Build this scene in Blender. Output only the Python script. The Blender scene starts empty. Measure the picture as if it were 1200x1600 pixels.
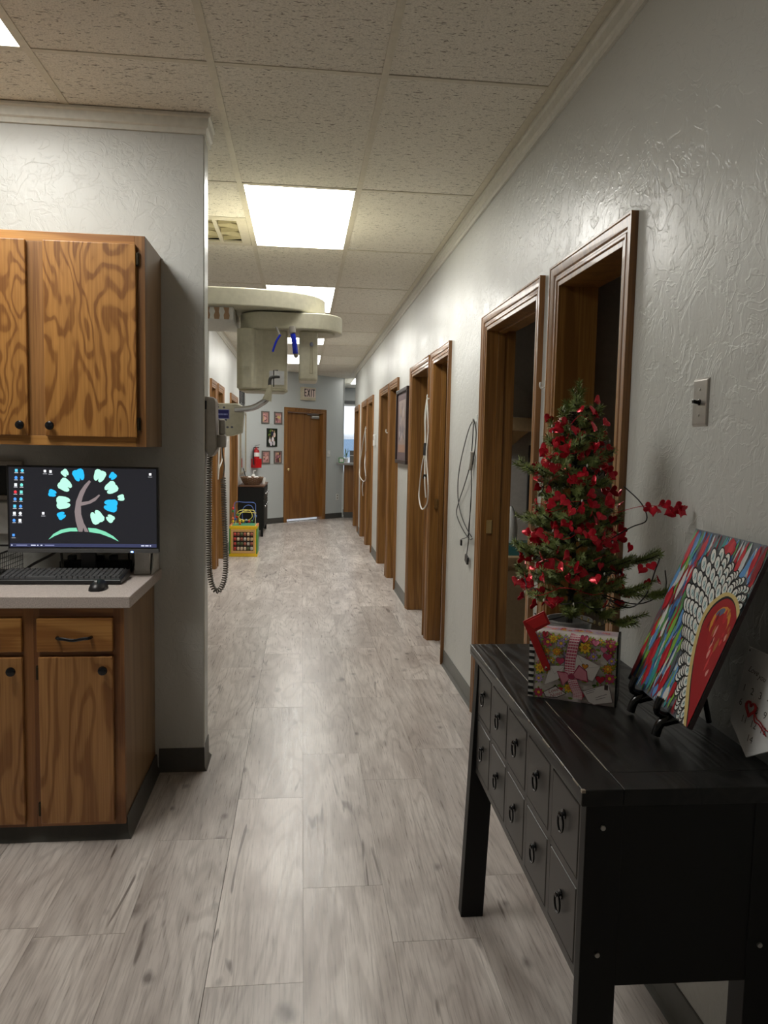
import bpy, bmesh, math, random
from mathutils import Vector, Matrix
random.seed(7)
PI = math.pi
sc = bpy.context.scene
COL = sc.collection

# ------------------------------------------------------------------ camera
F_PX, PITCH, YAW, ROLL, CAM_H = 1183.43, 0.0858, 0.1094, -0.0202, 1.417
fw = Vector((math.sin(YAW) * math.cos(PITCH), math.cos(YAW) * math.cos(PITCH), -math.sin(PITCH)))
r0 = Vector((math.cos(YAW), -math.sin(YAW), 0)); u0 = r0.cross(fw)
rt = r0 * math.cos(ROLL) - u0 * math.sin(ROLL); up = u0 * math.cos(ROLL) + r0 * math.sin(ROLL)
cd = bpy.data.cameras.new('camera'); cam = bpy.data.objects.new('camera', cd); COL.objects.link(cam)
M = Matrix((rt, up, -fw)).transposed().to_4x4(); M.translation = Vector((0, 0, CAM_H)); cam.matrix_world = M
cd.sensor_fit = 'VERTICAL'; cd.sensor_height = 36.0; cd.lens = F_PX / 1600 * 36.0
cd.clip_start = 0.05; cd.clip_end = 200
sc.camera = cam

# ------------------------------------------------------------------ world, light levels, exposure
wd = bpy.data.worlds.new('sky'); sc.world = wd; wd.use_nodes = True
bg = wd.node_tree.nodes['Background']; bg.inputs[0].default_value = (0.80, 0.88, 1.0, 1); bg.inputs[1].default_value = 1.2
LAMP = 9.0           # emission of the ceiling light diffusers
LAMP_COL = (1.0, 0.98, 0.92)
sc.view_settings.view_transform = 'Standard'; sc.view_settings.look = 'None'
sc.view_settings.gamma = 1.0; sc.view_settings.use_curve_mapping = False
sc.view_settings.exposure = 0.80

# ------------------------------------------------------------------ helpers
def lin(c):
    c = c / 255.0
    return c / 12.92 if c <= 0.04045 else ((c + 0.055) / 1.055) ** 2.4
def rgb(r, g, b): return (lin(r), lin(g), lin(b), 1.0)

class MB:
    """collects shapes; build() links them as one mesh object"""
    def __init__(s): s.v = []; s.f = []
    def add(s, vs, fs):
        b = len(s.v); s.v += [tuple(p) for p in vs]; s.f += [tuple(i + b for i in f) for f in fs]; return s
    def box(s, x0, x1, y0, y1, z0, z1):
        return s.add([(x0,y0,z0),(x1,y0,z0),(x1,y1,z0),(x0,y1,z0),(x0,y0,z1),(x1,y0,z1),(x1,y1,z1),(x0,y1,z1)],
                     [(0,3,2,1),(4,5,6,7),(0,1,5,4),(1,2,6,5),(2,3,7,6),(3,0,4,7)])
    def obox(s, c, ax, ay, az):
        c, ax, ay, az = Vector(c), Vector(ax), Vector(ay), Vector(az)
        vs = [c + ax*i + ay*j + az*k for k in (-1,1) for i,j in ((-1,-1),(1,-1),(1,1),(-1,1))]
        return s.add(vs, [(0,3,2,1),(4,5,6,7),(0,1,5,4),(1,2,6,5),(2,3,7,6),(3,0,4,7)])
    def prism(s, poly, a, b, ax='z'):
        def P(p, t): return (p[0],p[1],t) if ax == 'z' else (p[0],t,p[1]) if ax == 'y' else (t,p[0],p[1])
        n = len(poly)
        return s.add([P(p,a) for p in poly] + [P(p,b) for p in poly],
                     [tuple(range(n))[::-1], tuple(range(n,2*n))] + [(i,(i+1)%n,n+(i+1)%n,n+i) for i in range(n)])
    def tube(s, pts, r, n=8, closed=False):
        pts = [Vector(p) for p in pts]; m = len(pts)
        rs = r if isinstance(r, (list, tuple)) else [r]*m
        def tan(i):
            if closed: t = pts[(i+1)%m] - pts[(i-1)%m]
            else: t = pts[min(i+1,m-1)] - pts[max(i-1,0)]
            return t.normalized() if t.length > 1e-9 else Vector((0,0,1))
        t = tan(0); a = t.orthogonal().normalized(); vs = []; fs = []
        for i in range(m):
            t = tan(i); a = (a - t*a.dot(t))
            a = a.normalized() if a.length > 1e-6 else t.orthogonal().normalized()
            b = t.cross(a)
            for k in range(n):
                q = 2*PI*k/n; vs.append(pts[i] + (a*math.cos(q) + b*math.sin(q))*rs[i])
        for i in range(m if closed else m-1):
            j = (i+1) % m
            for k in range(n): fs.append((i*n+k, i*n+(k+1)%n, j*n+(k+1)%n, j*n+k))
        if not closed: fs += [tuple(range(n))[::-1], tuple(range((m-1)*n, m*n))]
        return s.add(vs, fs)
    def lathe(s, prof, n=20, o=(0,0,0), ax='z', sx=1.0, sy=1.0):
        o = Vector(o); vs = []; fs = []; m = len(prof)
        for r, z in prof:
            for k in range(n):
                q = 2*PI*k/n; c, d = r*math.cos(q)*sx, r*math.sin(q)*sy
                vs.append(o + (Vector((c,d,z)) if ax == 'z' else Vector((c,z,d)) if ax == 'y' else Vector((z,c,d))))
        for i in range(m-1):
            for k in range(n): fs.append((i*n+k, i*n+(k+1)%n, (i+1)*n+(k+1)%n, (i+1)*n+k))
        fs += [tuple(range(n))[::-1], tuple(range((m-1)*n, m*n))]
        return s.add(vs, fs)
    def ball(s, c, r, n=10, m=7):
        r = r if isinstance(r, (list, tuple)) else (r,r,r)
        prof = [(max(math.sin(PI*i/m),1e-3), -math.cos(PI*i/m)) for i in range(m+1)]
        b = len(s.v); s.lathe(prof, n)
        for i in range(b, len(s.v)):
            v = s.v[i]; s.v[i] = (c[0]+v[0]*r[0], c[1]+v[1]*r[1], c[2]+v[2]*r[2])
        return s
    def loft(s, rings, cap=True, closed=True):
        n = len(rings[0]); b = []; vs = [p for r in rings for p in r]; fs = []
        for i in range(len(rings)-1):
            for k in range(n if closed else n-1): fs.append((i*n+k, i*n+(k+1)%n, (i+1)*n+(k+1)%n, (i+1)*n+k))
        if cap and closed: fs += [tuple(range(n))[::-1], tuple(range((len(rings)-1)*n, len(rings)*n))]
        return s.add(vs, fs)
    def mesh(s, name, smooth=None, recalc=True):
        me = bpy.data.meshes.new(name); me.from_pydata(s.v, [], s.f)
        if recalc:
            bm = bmesh.new(); bm.from_mesh(me); bmesh.ops.recalc_face_normals(bm, faces=bm.faces); bm.to_mesh(me); bm.free()
        if smooth is not None:
            for p in me.polygons: p.use_smooth = True
            me.set_sharp_from_angle(angle=math.radians(smooth))
        me.update(); return me
    def build(s, name, mat, parent=None, smooth=None, bevel=0, seg=2, kind=None, label=None, loc=None, rot=None, recalc=True):
        return put(s.mesh(name, smooth, recalc), name, mat, parent, bevel, seg, kind, label, loc, rot)

def put(me, name, mat, parent=None, bevel=0, seg=2, kind=None, label=None, loc=None, rot=None):
    if mat is not None and not me.materials: me.materials.append(mat)
    o = bpy.data.objects.new(name, me); COL.objects.link(o)
    if parent is not None: o.parent = parent
    if bevel:
        b = o.modifiers.new('bevel', 'BEVEL'); b.width = bevel; b.segments = seg; b.limit_method = 'ANGLE'; b.angle_limit = 0.6
        b.harden_normals = False
    if kind: o['kind'] = kind
    if label: o['label'] = label
    if loc: o.location = loc
    if rot: o.rotation_euler = rot
    return o
def tag(o, label, cat, group=None):
    o['label'] = label; o['category'] = cat
    if group: o['group'] = group
    return o
def thing(name, label, cat, loc=(0,0,0), rotz=0.0, group=None, rot=None):
    o = bpy.data.objects.new(name, None); COL.objects.link(o); o.empty_display_size = 0.05
    o.location = loc; o.rotation_euler = rot if rot else (0,0,rotz)
    return tag(o, label, cat, group)
def struct(name, label=None, loc=(0,0,0), rotz=0.0):
    o = bpy.data.objects.new(name, None); COL.objects.link(o); o.empty_display_size = 0.05
    o.location = loc; o.rotation_euler = (0,0,rotz); o['kind'] = 'structure'
    if label: o['label'] = label
    return o
def sbuild(mb, name, mat, label=None, **k):
    o = mb.build(name, mat, kind='structure', **k)
    if label: o['label'] = label
    return o

def smooth_path(pts, n=8, closed=False):
    """Catmull-Rom"""
    P = [Vector(p) for p in pts]; out = []; m = len(P)
    rng = range(m if closed else m-1)
    for i in rng:
        if closed: a,b,c,d = P[(i-1)%m],P[i],P[(i+1)%m],P[(i+2)%m]
        else: a,b,c,d = P[max(i-1,0)],P[i],P[i+1],P[min(i+2,m-1)]
        for k in range(n):
            t = k/n
            out.append(0.5*((2*b)+(c-a)*t+(2*a-5*b+4*c-d)*t*t+(3*b-a-3*c+d)*t**3))
    if not closed: out.append(P[-1])
    return out

# ------------------------------------------------------------------ flat print on real surfaces (posters, screens, painted canvas)
class Print:
    def __init__(s): s.p = []     # (pts, colour)
    def poly(s, pts, col): s.p.append((pts, col)); return s
    def rect(s, x0, y0, x1, y1, col): return s.poly([(x0,y0),(x1,y0),(x1,y1),(x0,y1)], col)
    def ell(s, cx, cy, rx, ry, col, rot=0, n=14):
        c, d = math.cos(rot), math.sin(rot)
        return s.poly([(cx+rx*math.cos(2*PI*k/n)*c-ry*math.sin(2*PI*k/n)*d, cy+rx*math.cos(2*PI*k/n)*d+ry*math.sin(2*PI*k/n)*c) for k in range(n)], col)
    def heart(s, cx, cy, w, col, rot=0, n=20):
        pts = []
        for k in range(n):
            t = 2*PI*k/n; x = 16*math.sin(t)**3/32*w; y = (13*math.cos(t)-5*math.cos(2*t)-2*math.cos(3*t)-math.cos(4*t)+2)/32*w
            pts.append((cx+x*math.cos(rot)-y*math.sin(rot), cy+x*math.sin(rot)+y*math.cos(rot)))
        return s.poly(pts, col)
    def stroke(s, path, w, col, taper=False):
        P = [Vector((p[0],p[1])) for p in path]; m = len(P); L = []; R = []
        for i in range(m):
            t = P[min(i+1,m-1)]-P[max(i-1,0)]; t = t.normalized() if t.length > 0 else Vector((1,0)); nn = Vector((-t.y,t.x))
            ww = w*(math.sin(PI*(i+0.3)/(m-0.4)) if taper else 1)/2
            L.append(P[i]+nn*ww); R.append(P[i]-nn*ww)
        for i in range(m-1): s.p.append(([tuple(L[i]),tuple(L[i+1]),tuple(R[i+1]),tuple(R[i])], col) if i == 0 else ([tuple(L[i]),tuple(L[i+1]),tuple(R[i+1]),tuple(R[i])], col, 0))
        return s
    def text(s, body, x, y, size, col, rot=0, shear=0, align='CENTER'):
        cu = bpy.data.curves.new('t', 'FONT'); cu.body = body; cu.size = size; cu.shear = shear; cu.align_x = align; cu.align_y = 'CENTER'; cu.resolution_u = 3
        ob = bpy.data.objects.new('t', cu); me = bpy.data.meshes.new_from_object(ob)
        c, d = math.cos(rot), math.sin(rot)
        for p in me.polygons:
            s.p.append(([(x+me.vertices[i].co.x*c-me.vertices[i].co.y*d, y+me.vertices[i].co.x*d+me.vertices[i].co.y*c) for i in p.vertices], col, 1))
        bpy.data.objects.remove(ob); bpy.data.curves.remove(cu); bpy.data.meshes.remove(me); return s
    def build(s, name, mat, parent, O, U, V, step=1.2e-5, base=2e-4, label=None, warp=None):
        O, U, V = Vector(O), Vector(U), Vector(V); N = U.cross(V).normalized()
        vs = []; fs = []; cols = []; lv = 0
        for it in s.p:
            if len(it) == 2: lv += 1
            h = base + step*(lv + (it[2] if len(it) == 3 else 0))
            b = len(vs)
            for (x, y) in it[0]: vs.append(warp(x, y, h) if warp else O + U*x + V*y + N*h)
            fs.append(tuple(range(b, len(vs)))); cols += [it[1]]*len(it[0])
        me = bpy.data.meshes.new(name); me.from_pydata([tuple(v) for v in vs], [], fs)
        ca = me.color_attributes.new('Col', 'FLOAT_COLOR', 'CORNER')
        for i, c in enumerate(cols): ca.data[i].color = c
        me.update(); return put(me, name, mat, parent, label=label)

# ------------------------------------------------------------------ materials
class NT:
    def __init__(s, name):
        s.m = bpy.data.materials.new(name); s.m.use_nodes = True; s.t = s.m.node_tree; s.b = s.t.nodes['Principled BSDF']; s.o = s.t.nodes['Material Output']
    def n(s, typ, **k):
        nd = s.t.nodes.new(typ)
        for a, v in k.items():
            if a.startswith('i_'): nd.inputs[a[2:]].default_value = v
            else: setattr(nd, a, v)
        return nd
    def l(s, a, b): s.t.links.new(a, b)
    def coord(s, kind='Object', scale=(1,1,1), rnd=0.0):
        tc = s.n('ShaderNodeTexCoord'); mp = s.n('ShaderNodeMapping'); mp.inputs['Scale'].default_value = scale
        s.l(tc.outputs[kind], mp.inputs['Vector'])
        if rnd:
            oi = s.n('ShaderNodeObjectInfo'); vm = s.n('ShaderNodeVectorMath', operation='SCALE'); vm.inputs[0].default_value = (7.3,3.1,5.7)
            mu = s.n('ShaderNodeMath', operation='MULTIPLY'); mu.inputs[1].default_value = rnd
            s.l(oi.outputs['Random'], mu.inputs[0]); s.l(mu.outputs[0], vm.inputs['Scale']); s.l(vm.outputs[0], mp.inputs['Location'])
        return mp.outputs[0]
    def noise(s, vec, scale, detail=2, rough=0.5, dist=0.0):
        nd = s.n('ShaderNodeTexNoise'); nd.inputs['Scale'].default_value = scale; nd.inputs['Detail'].default_value = detail
        nd.inputs['Roughness'].default_value = rough; nd.inputs['Distortion'].default_value = dist
        if vec is not None: s.l(vec, nd.inputs['Vector'])
        return nd.outputs['Fac']
    def math(s, op, a, b=None, c=None, clamp=False):
        nd = s.n('ShaderNodeMath', operation=op, use_clamp=clamp)
        for i, x in enumerate((a, b, c)):
            if x is None: continue
            if isinstance(x, (int, float)): nd.inputs[i].default_value = x
            else: s.l(x, nd.inputs[i])
        return nd.outputs[0]
    def ramp(s, fac, stops, interp='LINEAR'):
        nd = s.n('ShaderNodeValToRGB'); cr = nd.color_ramp; cr.interpolation = interp
        while len(cr.elements) < len(stops): cr.elements.new(0.5)
        for e, (p, c) in zip(cr.elements, stops):
            e.position = p; e.color = c if isinstance(c, (tuple, list)) else (c,c,c,1)
        s.l(fac, nd.inputs[0]); return nd.outputs[0]
    def mix(s, fac, a, b, mode='MIX'):
        nd = s.n('ShaderNodeMix', data_type='RGBA', blend_type=mode)
        for sock, x in ((nd.inputs[0], fac), (nd.inputs[6], a), (nd.inputs[7], b)):
            if isinstance(x, (int, float)): sock.default_value = x
            elif isinstance(x, (tuple, list)): sock.default_value = x
            else: s.l(x, sock)
        return nd.outputs[2]
    def bump(s, h, strength, dist=0.002, nrm=None):
        nd = s.n('ShaderNodeBump'); nd.inputs['Strength'].default_value = strength; nd.inputs['Distance'].default_value = dist
        s.l(h, nd.inputs['Height'])
        if nrm is not None: s.l(nrm, nd.inputs['Normal'])
        s.l(nd.outputs[0], s.b.inputs['Normal']); return nd.outputs[0]
    def base(s, c):
        if isinstance(c, (tuple, list)): s.b.inputs['Base Color'].default_value = c
        else: s.l(c, s.b.inputs['Base Color'])
    def set(s, rough=None, metal=None, spec=None, coat=None):
        if rough is not None:
            if isinstance(rough, (int,float)): s.b.inputs['Roughness'].default_value = rough
            else: s.l(rough, s.b.inputs['Roughness'])
        if metal is not None: s.b.inputs['Metallic'].default_value = metal
        if spec is not None: s.b.inputs['Specular IOR Level'].default_value = spec
        if coat is not None: s.b.inputs['Coat Weight'].default_value = coat
        return s.m

def plain(name, c, rough=0.5, metal=0.0, spec=0.5, grain=0.06, gscale=40):
    t = NT(name); v = t.coord(); f = t.noise(v, gscale, 3)
    d = tuple(x*(1-grain) for x in c[:3])+(1,); e = tuple(min(1, x*(1+grain)) for x in c[:3])+(1,)
    t.base(t.ramp(f, [(0.3, d), (0.7, e)])); return t.set(rough, metal, spec)

def wall_paint(name, c, bump=0.27):
    t = NT(name); v = t.coord()
    big = t.noise(v, 1.3, 3)
    t.base(t.ramp(big, [(0.3, tuple(x*0.965 for x in c[:3])+(1,)), (0.7, c)]))
    w = t.noise(v, 3.0, 2)                                         # patches of heavier trowel work
    a = t.ramp(t.noise(v, 11, 4, 0.55, 2.2), [(0.40, 0.0), (0.47, 0.8), (0.60, 1.0)])
    vs = t.coord(scale=(1,1,0.35)); b = t.noise(vs, 30, 3, 0.6, 0.8)
    ridge = t.math('ABSOLUTE', t.math('SUBTRACT', t.noise(v, 6.5, 3, 0.5, 1.5), 0.5))
    cr = t.ramp(ridge, [(0.0, 1.0), (0.018, 0.0)])
    h = t.math('ADD', t.math('MULTIPLY', a, w), t.math('ADD', t.math('MULTIPLY', b, 0.55), t.math('MULTIPLY', cr, 0.32)))
    t.bump(h, bump, 0.006)
    return t.set(t.ramp(w, [(0.3, 0.30), (0.7, 0.42)]), spec=0.5)

def oak(name, light, dark, axis='z', rings=9.0, fine=0.35, rough=0.38, stretch=0.16, scale=3.2):
    t = NT(name)
    sc3 = {'x': (stretch,1,1), 'y': (1,stretch,1), 'z': (1,1,stretch)}[axis]
    fs3 = {'x': (3,150,150), 'y': (150,3,150), 'z': (150,150,3)}[axis]
    v = t.coord(scale=sc3, rnd=3.0)
    n = t.noise(v, scale, 2.5, 0.5, 0.35)
    s = t.math('SINE', t.math('MULTIPLY', n, 2*PI*rings))
    s = t.math('MULTIPLY_ADD', s, 0.5, 0.5)
    g = t.ramp(s, [(0.0, 0.0), (0.55, 0.15), (0.92, 1.0)])
    fv = t.coord(scale=fs3, rnd=2.0); f = t.noise(fv, 1.0, 2, 0.6)
    pores = t.ramp(f, [(0.42, 1.0), (0.58, 0.0)])
    k = t.math('ADD', t.math('MULTIPLY', g, 0.75), t.math('MULTIPLY', pores, fine), clamp=True)
    big = t.noise(t.coord(scale=sc3, rnd=3.0), 1.1, 1)
    c = t.mix(k, light, dark)
    c = t.mix(t.math('MULTIPLY', big, 0.45), c, tuple(x*0.55 for x in dark[:3])+(1,))
    t.base(c); t.bump(k, 0.12, 0.001); return t.set(rough, spec=0.45, coat=0.12)

M_ = {}
M_['wall'] = wall_paint('wall_paint_grey', (0.56, 0.565, 0.535, 1))
M_['wall_end'] = wall_paint('wall_paint_cool', (0.54, 0.57, 0.565, 1), 0.12)
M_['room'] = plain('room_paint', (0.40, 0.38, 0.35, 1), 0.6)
M_['oak'] = oak('oak_casing', rgb(166,118,68), rgb(124,84,46), rings=6, stretch=0.05, scale=6.0, fine=0.55)
M_['oak_jamb'] = oak('oak_jamb', rgb(164,118,62), rgb(126,86,42), rings=6, stretch=0.05, scale=6.5, fine=0.6)
M_['oak_dark'] = oak('oak_door', rgb(160,112,58), rgb(128,84,40), rings=6, stretch=0.06, scale=4.0, fine=0.5)
M_['oak_ply'] = oak('oak_plywood_face', rgb(188,134,70), rgb(126,80,34), rings=15, stretch=0.30, scale=6.0)
M_['oak_ply2'] = oak('oak_plywood_base', rgb(194,142,86), rgb(142,94,50), rings=13, stretch=0.20, scale=5.5)
M_['oak_h'] = oak('oak_rail', rgb(200,146,80), rgb(150,98,46), axis='x', rings=8)
M_['oak_h2'] = oak('oak_rail_base', rgb(172,118,70), rgb(124,78,44), axis='x', rings=8)
M_['oak_v2'] = oak('oak_stile_base', rgb(168,116,68), rgb(124,78,44), rings=8)
M_['oak_side'] = oak('oak_side_panel', rgb(170,136,96), rgb(144,110,74), rings=5)
M_['dark'] = plain('plenum_shade', (0.012,0.011,0.010,1), 0.9)
M_['rubber'] = plain('cove_base_rubber', rgb(98,98,94), 0.45)
M_['rubber_dk'] = plain('cove_base_dark', rgb(72,70,66), 0.4)
M_['tee'] = plain('tee_bar_cream', rgb(214,207,188), 0.5)
M_['crown'] = plain('crown_paint', rgb(214,212,202), 0.35)
M_['black_knob'] = plain('black_knob', (0.006,0.006,0.007,1), 0.18)
M_['hinge'] = plain('hinge_bronze', (0.05,0.04,0.025,1), 0.4, 0.8)
M_['black_plastic'] = plain('black_plastic', (0.010,0.010,0.011,1), 0.38)
M_['grey_plastic'] = plain('grey_plastic', (0.10,0.10,0.10,1), 0.4)
M_['key_grey'] = plain('key_grey', (0.075,0.075,0.078,1), 0.4)
M_['white_plastic'] = plain('white_plastic', (0.74,0.74,0.71,1), 0.35)
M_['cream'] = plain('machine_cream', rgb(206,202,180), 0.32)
M_['cream_dk'] = plain('machine_cream_dark', rgb(184,179,156), 0.4)  # darker cream for the machine's base, slot and arm parts
M_['taupe'] = plain('taupe_plastic', rgb(150,144,134), 0.4)
M_['chrome'] = plain('chrome', (0.55,0.55,0.56,1), 0.22, 1.0)
M_['steel'] = plain('brushed_steel', (0.50,0.48,0.45,1), 0.38, 1.0)
M_['brass'] = plain('brass', (0.75,0.58,0.28,1), 0.25, 1.0)
M_['red'] = plain('red_enamel', rgb(170,20,24), 0.3)
M_['paper'] = plain('white_paper', (0.75,0.74,0.71,1), 0.7)
M_['green'] = plain('green_paint', rgb(40,140,50), 0.35)
M_['yellow'] = plain('yellow_paint', rgb(240,200,30), 0.35)
M_['tan'] = plain('tan_wood', rgb(214,172,108), 0.45)
M_['teal'] = plain('teal_plastic', rgb(60,130,140), 0.4)
M_['concrete'] = plain('concrete', (0.55,0.54,0.52,1), 0.9)

def emis(name, col, st):
    t = NT(name); e = t.n('ShaderNodeEmission'); e.inputs[0].default_value = tuple(col[:3])+(1,); e.inputs[1].default_value = st
    t.l(e.outputs[0], t.o.inputs[0]); return t.m
M_['lamp'] = emis('lamp_diffuser_lit', LAMP_COL, LAMP)
def print_mat(name, rough=0.4, em=0.0):
    t = NT(name); a = t.n('ShaderNodeAttribute'); a.attribute_name = 'Col'
    if em:
        t.base((0.005,0.005,0.006,1)); t.l(a.outputs[0], t.b.inputs['Emission Color']); t.b.inputs['Emission Strength'].default_value = em
    else: t.base(a.outputs[0])
    return t.set(rough)
M_['print'] = print_mat('printed_ink', 0.42)
M_['paint'] = print_mat('acrylic_paint', 0.5)
M_['screen'] = print_mat('lit_screen', 0.25, 0.75)

def glass():
    t = NT('window_glass'); t.base((1,1,1,1)); t.b.inputs['Transmission Weight'].default_value = 1.0; t.b.inputs['IOR'].default_value = 1.02; return t.set(0.0)
M_['glass'] = glass()
t = NT('mirror_glass'); t.base((0.85,0.87,0.86,1)); M_['mirror'] = t.set(0.03, 1.0)

# laminate floor plank: grey washed oak, grain along Y, each plank its own shade
t = NT('floor_laminate')
oi = t.n('ShaderNodeObjectInfo')
n1 = t.noise(t.coord(scale=(1,0.16,1), rnd=9.0), 5.0, 2.0, 0.45, 0.45)
ring = t.math('MULTIPLY_ADD', t.math('SINE', t.math('MULTIPLY', n1, 2*PI*11)), 0.5, 0.5)
fine = t.noise(t.coord(scale=(170,7,1), rnd=6.0), 1.0, 3, 0.6)
cl = t.noise(t.coord(scale=(1,0.30,1), rnd=5.0), 6.0, 4, 0.6, 0.2)
c = t.mix(t.ramp(cl, [(0.33, 0.0), (0.64, 1.0)]), rgb(180,170,163), rgb(220,212,205))
band = t.noise(t.coord(scale=(1,0.05,1), rnd=7.0), 16, 1)
c = t.mix(t.math('MULTIPLY', t.ramp(band, [(0.40,0.0),(0.66,1.0)]), 0.22), c, rgb(150,138,130))
c = t.mix(t.math('MULTIPLY', t.ramp(ring, [(0.60,0.0),(1.0,1.0)]), 0.28), c, rgb(126,114,106))
c = t.mix(t.math('MULTIPLY', t.ramp(fine, [(0.36,1.0),(0.54,0.0)]), 0.32), c, rgb(122,112,106))
crk = t.noise(t.coord(scale=(1,0.11,1), rnd=12.0), 17, 2, 0.5, 1.0)
c = t.mix(t.math('MULTIPLY', t.ramp(crk, [(0.685,0.0),(0.74,1.0)]), 0.72), c, rgb(84,72,66))
wob = t.math('MULTIPLY', t.math('SUBTRACT', t.noise(t.coord(scale=(1,0.5,1), rnd=4.0), 30, 2), 0.5), 0.16)
for scl, rn in ((3.6, 4.0), (6.1, 8.0)):
    vo = t.n('ShaderNodeTexVoronoi'); vo.inputs['Scale'].default_value = scl; t.l(t.coord(scale=(1.0,0.6,1), rnd=rn), vo.inputs['Vector'])
    kd = t.math('ADD', vo.outputs['Distance'], wob)
    c = t.mix(t.math('MULTIPLY', t.ramp(kd, [(0.02,1.0),(0.06,0.55),(0.12,0.0)]), 0.75), c, rgb(88,78,74))
sh = t.math('MULTIPLY_ADD', oi.outputs['Random'], 0.17, 0.87)
cb = t.n('ShaderNodeCombineXYZ')
for i in range(3): t.l(sh, cb.inputs[i])
c = t.mix(1.0, c, cb.outputs[0], 'MULTIPLY')
t.base(c); t.bump(t.math('ADD', t.math('MULTIPLY', fine, 0.6), t.math('MULTIPLY', ring, 0.5)), 0.20, 0.0012)
M_['floor'] = t.set(t.ramp(fine, [(0.3,0.26),(0.7,0.38)]), spec=0.5)
M_['floor_gap'] = plain('floor_joint', rgb(70,64,60), 0.8)

# fissured ceiling tile
t = NT('ceiling_tile')
f1 = t.noise(t.coord(scale=(26,75,1), rnd=5.0), 1.6, 2.5, 0.6, 0.9)
f2 = t.noise(t.coord(rnd=5.0), 170, 2, 0.6)
fs_ = t.ramp(f1, [(0.60, 0.0), (0.645, 1.0)])
cc = t.mix(t.math('MULTIPLY', fs_, 0.75), rgb(238,233,220), rgb(120,112,98))
cc = t.mix(t.math('MULTIPLY', t.ramp(f2, [(0.40,1.0),(0.56,0.0)]), 0.22), cc, rgb(150,142,128))
t.base(cc); t.bump(t.math('SUBTRACT', f2, fs_), 0.5, 0.0025); M_['tile'] = t.set(0.9, spec=0.2)

# black stained wood with open grain
t = NT('black_stained_wood')
n1 = t.noise(t.coord(scale=(1,0.14,1), rnd=2.0), 7, 2, 0.5, 0.5)
ring = t.math('MULTIPLY_ADD', t.math('SINE', t.math('MULTIPLY', n1, 2*PI*14)), 0.5, 0.5)
fine = t.noise(t.coord(scale=(220,6,220)), 1.0, 2)
h = t.math('ADD', ring, t.math('MULTIPLY', fine, 0.5))
t.base(t.ramp(ring, [(0.2, (0.0040,0.0039,0.0037,1)), (0.9, (0.0085,0.0082,0.0078,1))])); t.bump(h, 0.30, 0.0012)
M_['blackwood'] = t.set(t.ramp(ring, [(0.3,0.30),(0.8,0.42)]), spec=0.38)
t = NT('black_painted_panel'); f = t.noise(t.coord(scale=(120,120,3)), 1.0, 2)
t.base((0.0055,0.0054,0.0052,1)); t.bump(f, 0.10, 0.0006); M_['blackpaint'] = t.set(0.5, spec=0.3)  # black paint, darkened further for the unlit end of the console
M_['blackfront_lit'] = plain('black_front_lit', rgb(50,47,44), 0.40)  # same black made paler: side light and sheen on the fronts put into colour
M_['worn'] = plain('worn_edge', rgb(150,140,124), 0.6)

# countertop laminate
t = NT('counter_laminate'); f = t.noise(t.coord(), 260, 2, 0.6)
t.base(t.ramp(f, [(0.35, rgb(176,164,158)), (0.65, rgb(208,196,190))])); M_['counter'] = t.set(0.42)

# ------------------------------------------------------------------ setting: measurements
XR, XL, H = 0.94, -0.965, 2.735
GX, GY, TS, TL = -0.3289, 2.8126, 0.6096, 1.2192
YP = 3.252                       # face of the partition with the cabinets
XPE = -0.41                      # its free end

# floor with planks
fl = MB().box(-3.4, 5.2, -2.2, 17.6, -0.12, -0.0035).build('floor', M_['floor_gap'], kind='structure', label='grey wood-look laminate floor running down the corridor')
PW, PLN = 0.2565, 1.064
offs = {-3: 2.145, -2: 2.661, -1: 1.901, 0: 2.33, 1: 2.044, 2: 2.36, 3: 2.08}
pm = {}
def plank(x0, x1, y0, y1):
    if x1-x0 < 0.02 or y1-y0 < 0.02: return
    key = (round(x1-x0,3), round(y1-y0,3))
    if key not in pm:
        g = 0.0006; me = MB().box(g, key[0]-g, g, key[1]-g, -0.008, 0.0).mesh('plank'); pm[key] = me
    put(pm[key], 'plank', M_['floor'], fl, bevel=0, loc=(x0, y0, 0))
xs0 = 0.019
for k in range(-10, 4):
    a, b = xs0+k*PW, min(xs0+(k+1)*PW, XR)
    off = offs.get(k, random.uniform(0, PLN))
    y = off - math.ceil((off+0.9)/PLN)*PLN
    yend = 15.6 if b > -1.05 else 8.1
    while y < yend:
        plank(a, b, max(y, -0.9), min(y+PLN, yend)); y += PLN

for x0_, x1_, y0_, y1_ in ((XR, 3.4, 0.0, 13.62), (XR, 5.0, 13.62, 17.5), (-3.2, xs0-10*PW, -2.0, 8.1), (xs0-10*PW, XR, -2.0, -0.9), (-3.2, xs0-5*PW, 8.1, 13.3)):
    MB().box(x0_, x1_, y0_, y1_, -0.008, -0.0008).build('floor_sheet', M_['floor'], fl)
# ceiling: slab painted dark for the plenum's shade, above a cream grid with 2 x 4 ft tiles
ce = MB().box(-3.4, 5.2, -2.2, 17.6, H+0.10, H+0.2).build('ceiling', M_['dark'], kind='structure', label='suspended ceiling of fissured white tiles in a cream grid')
LIGHTS = {(0,1),(0,3),(0,5),(0,7),(-2,-1)}
tm = {}
def tile(x0, x1, y0, y1, gap=0.009):
    key = (round(x1-x0,3), round(y1-y0,3), gap)
    if key not in tm: tm[key] = MB().box(0.003, key[0]-0.003, 0.003, key[1]-gap, H+0.0022, H+0.016).mesh('ceiling_tile')
    put(tm[key], 'ceiling_tile', M_['tile'], ce, loc=(x0, y0, 0))
ctm = MB().box(0.0, TS, -0.011, 0.011, H-0.001, H+0.003).box(0.0, TS, -0.002, 0.002, H+0.003, H+0.03).mesh('cross_tee')
J0, J1 = -4, 12
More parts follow.
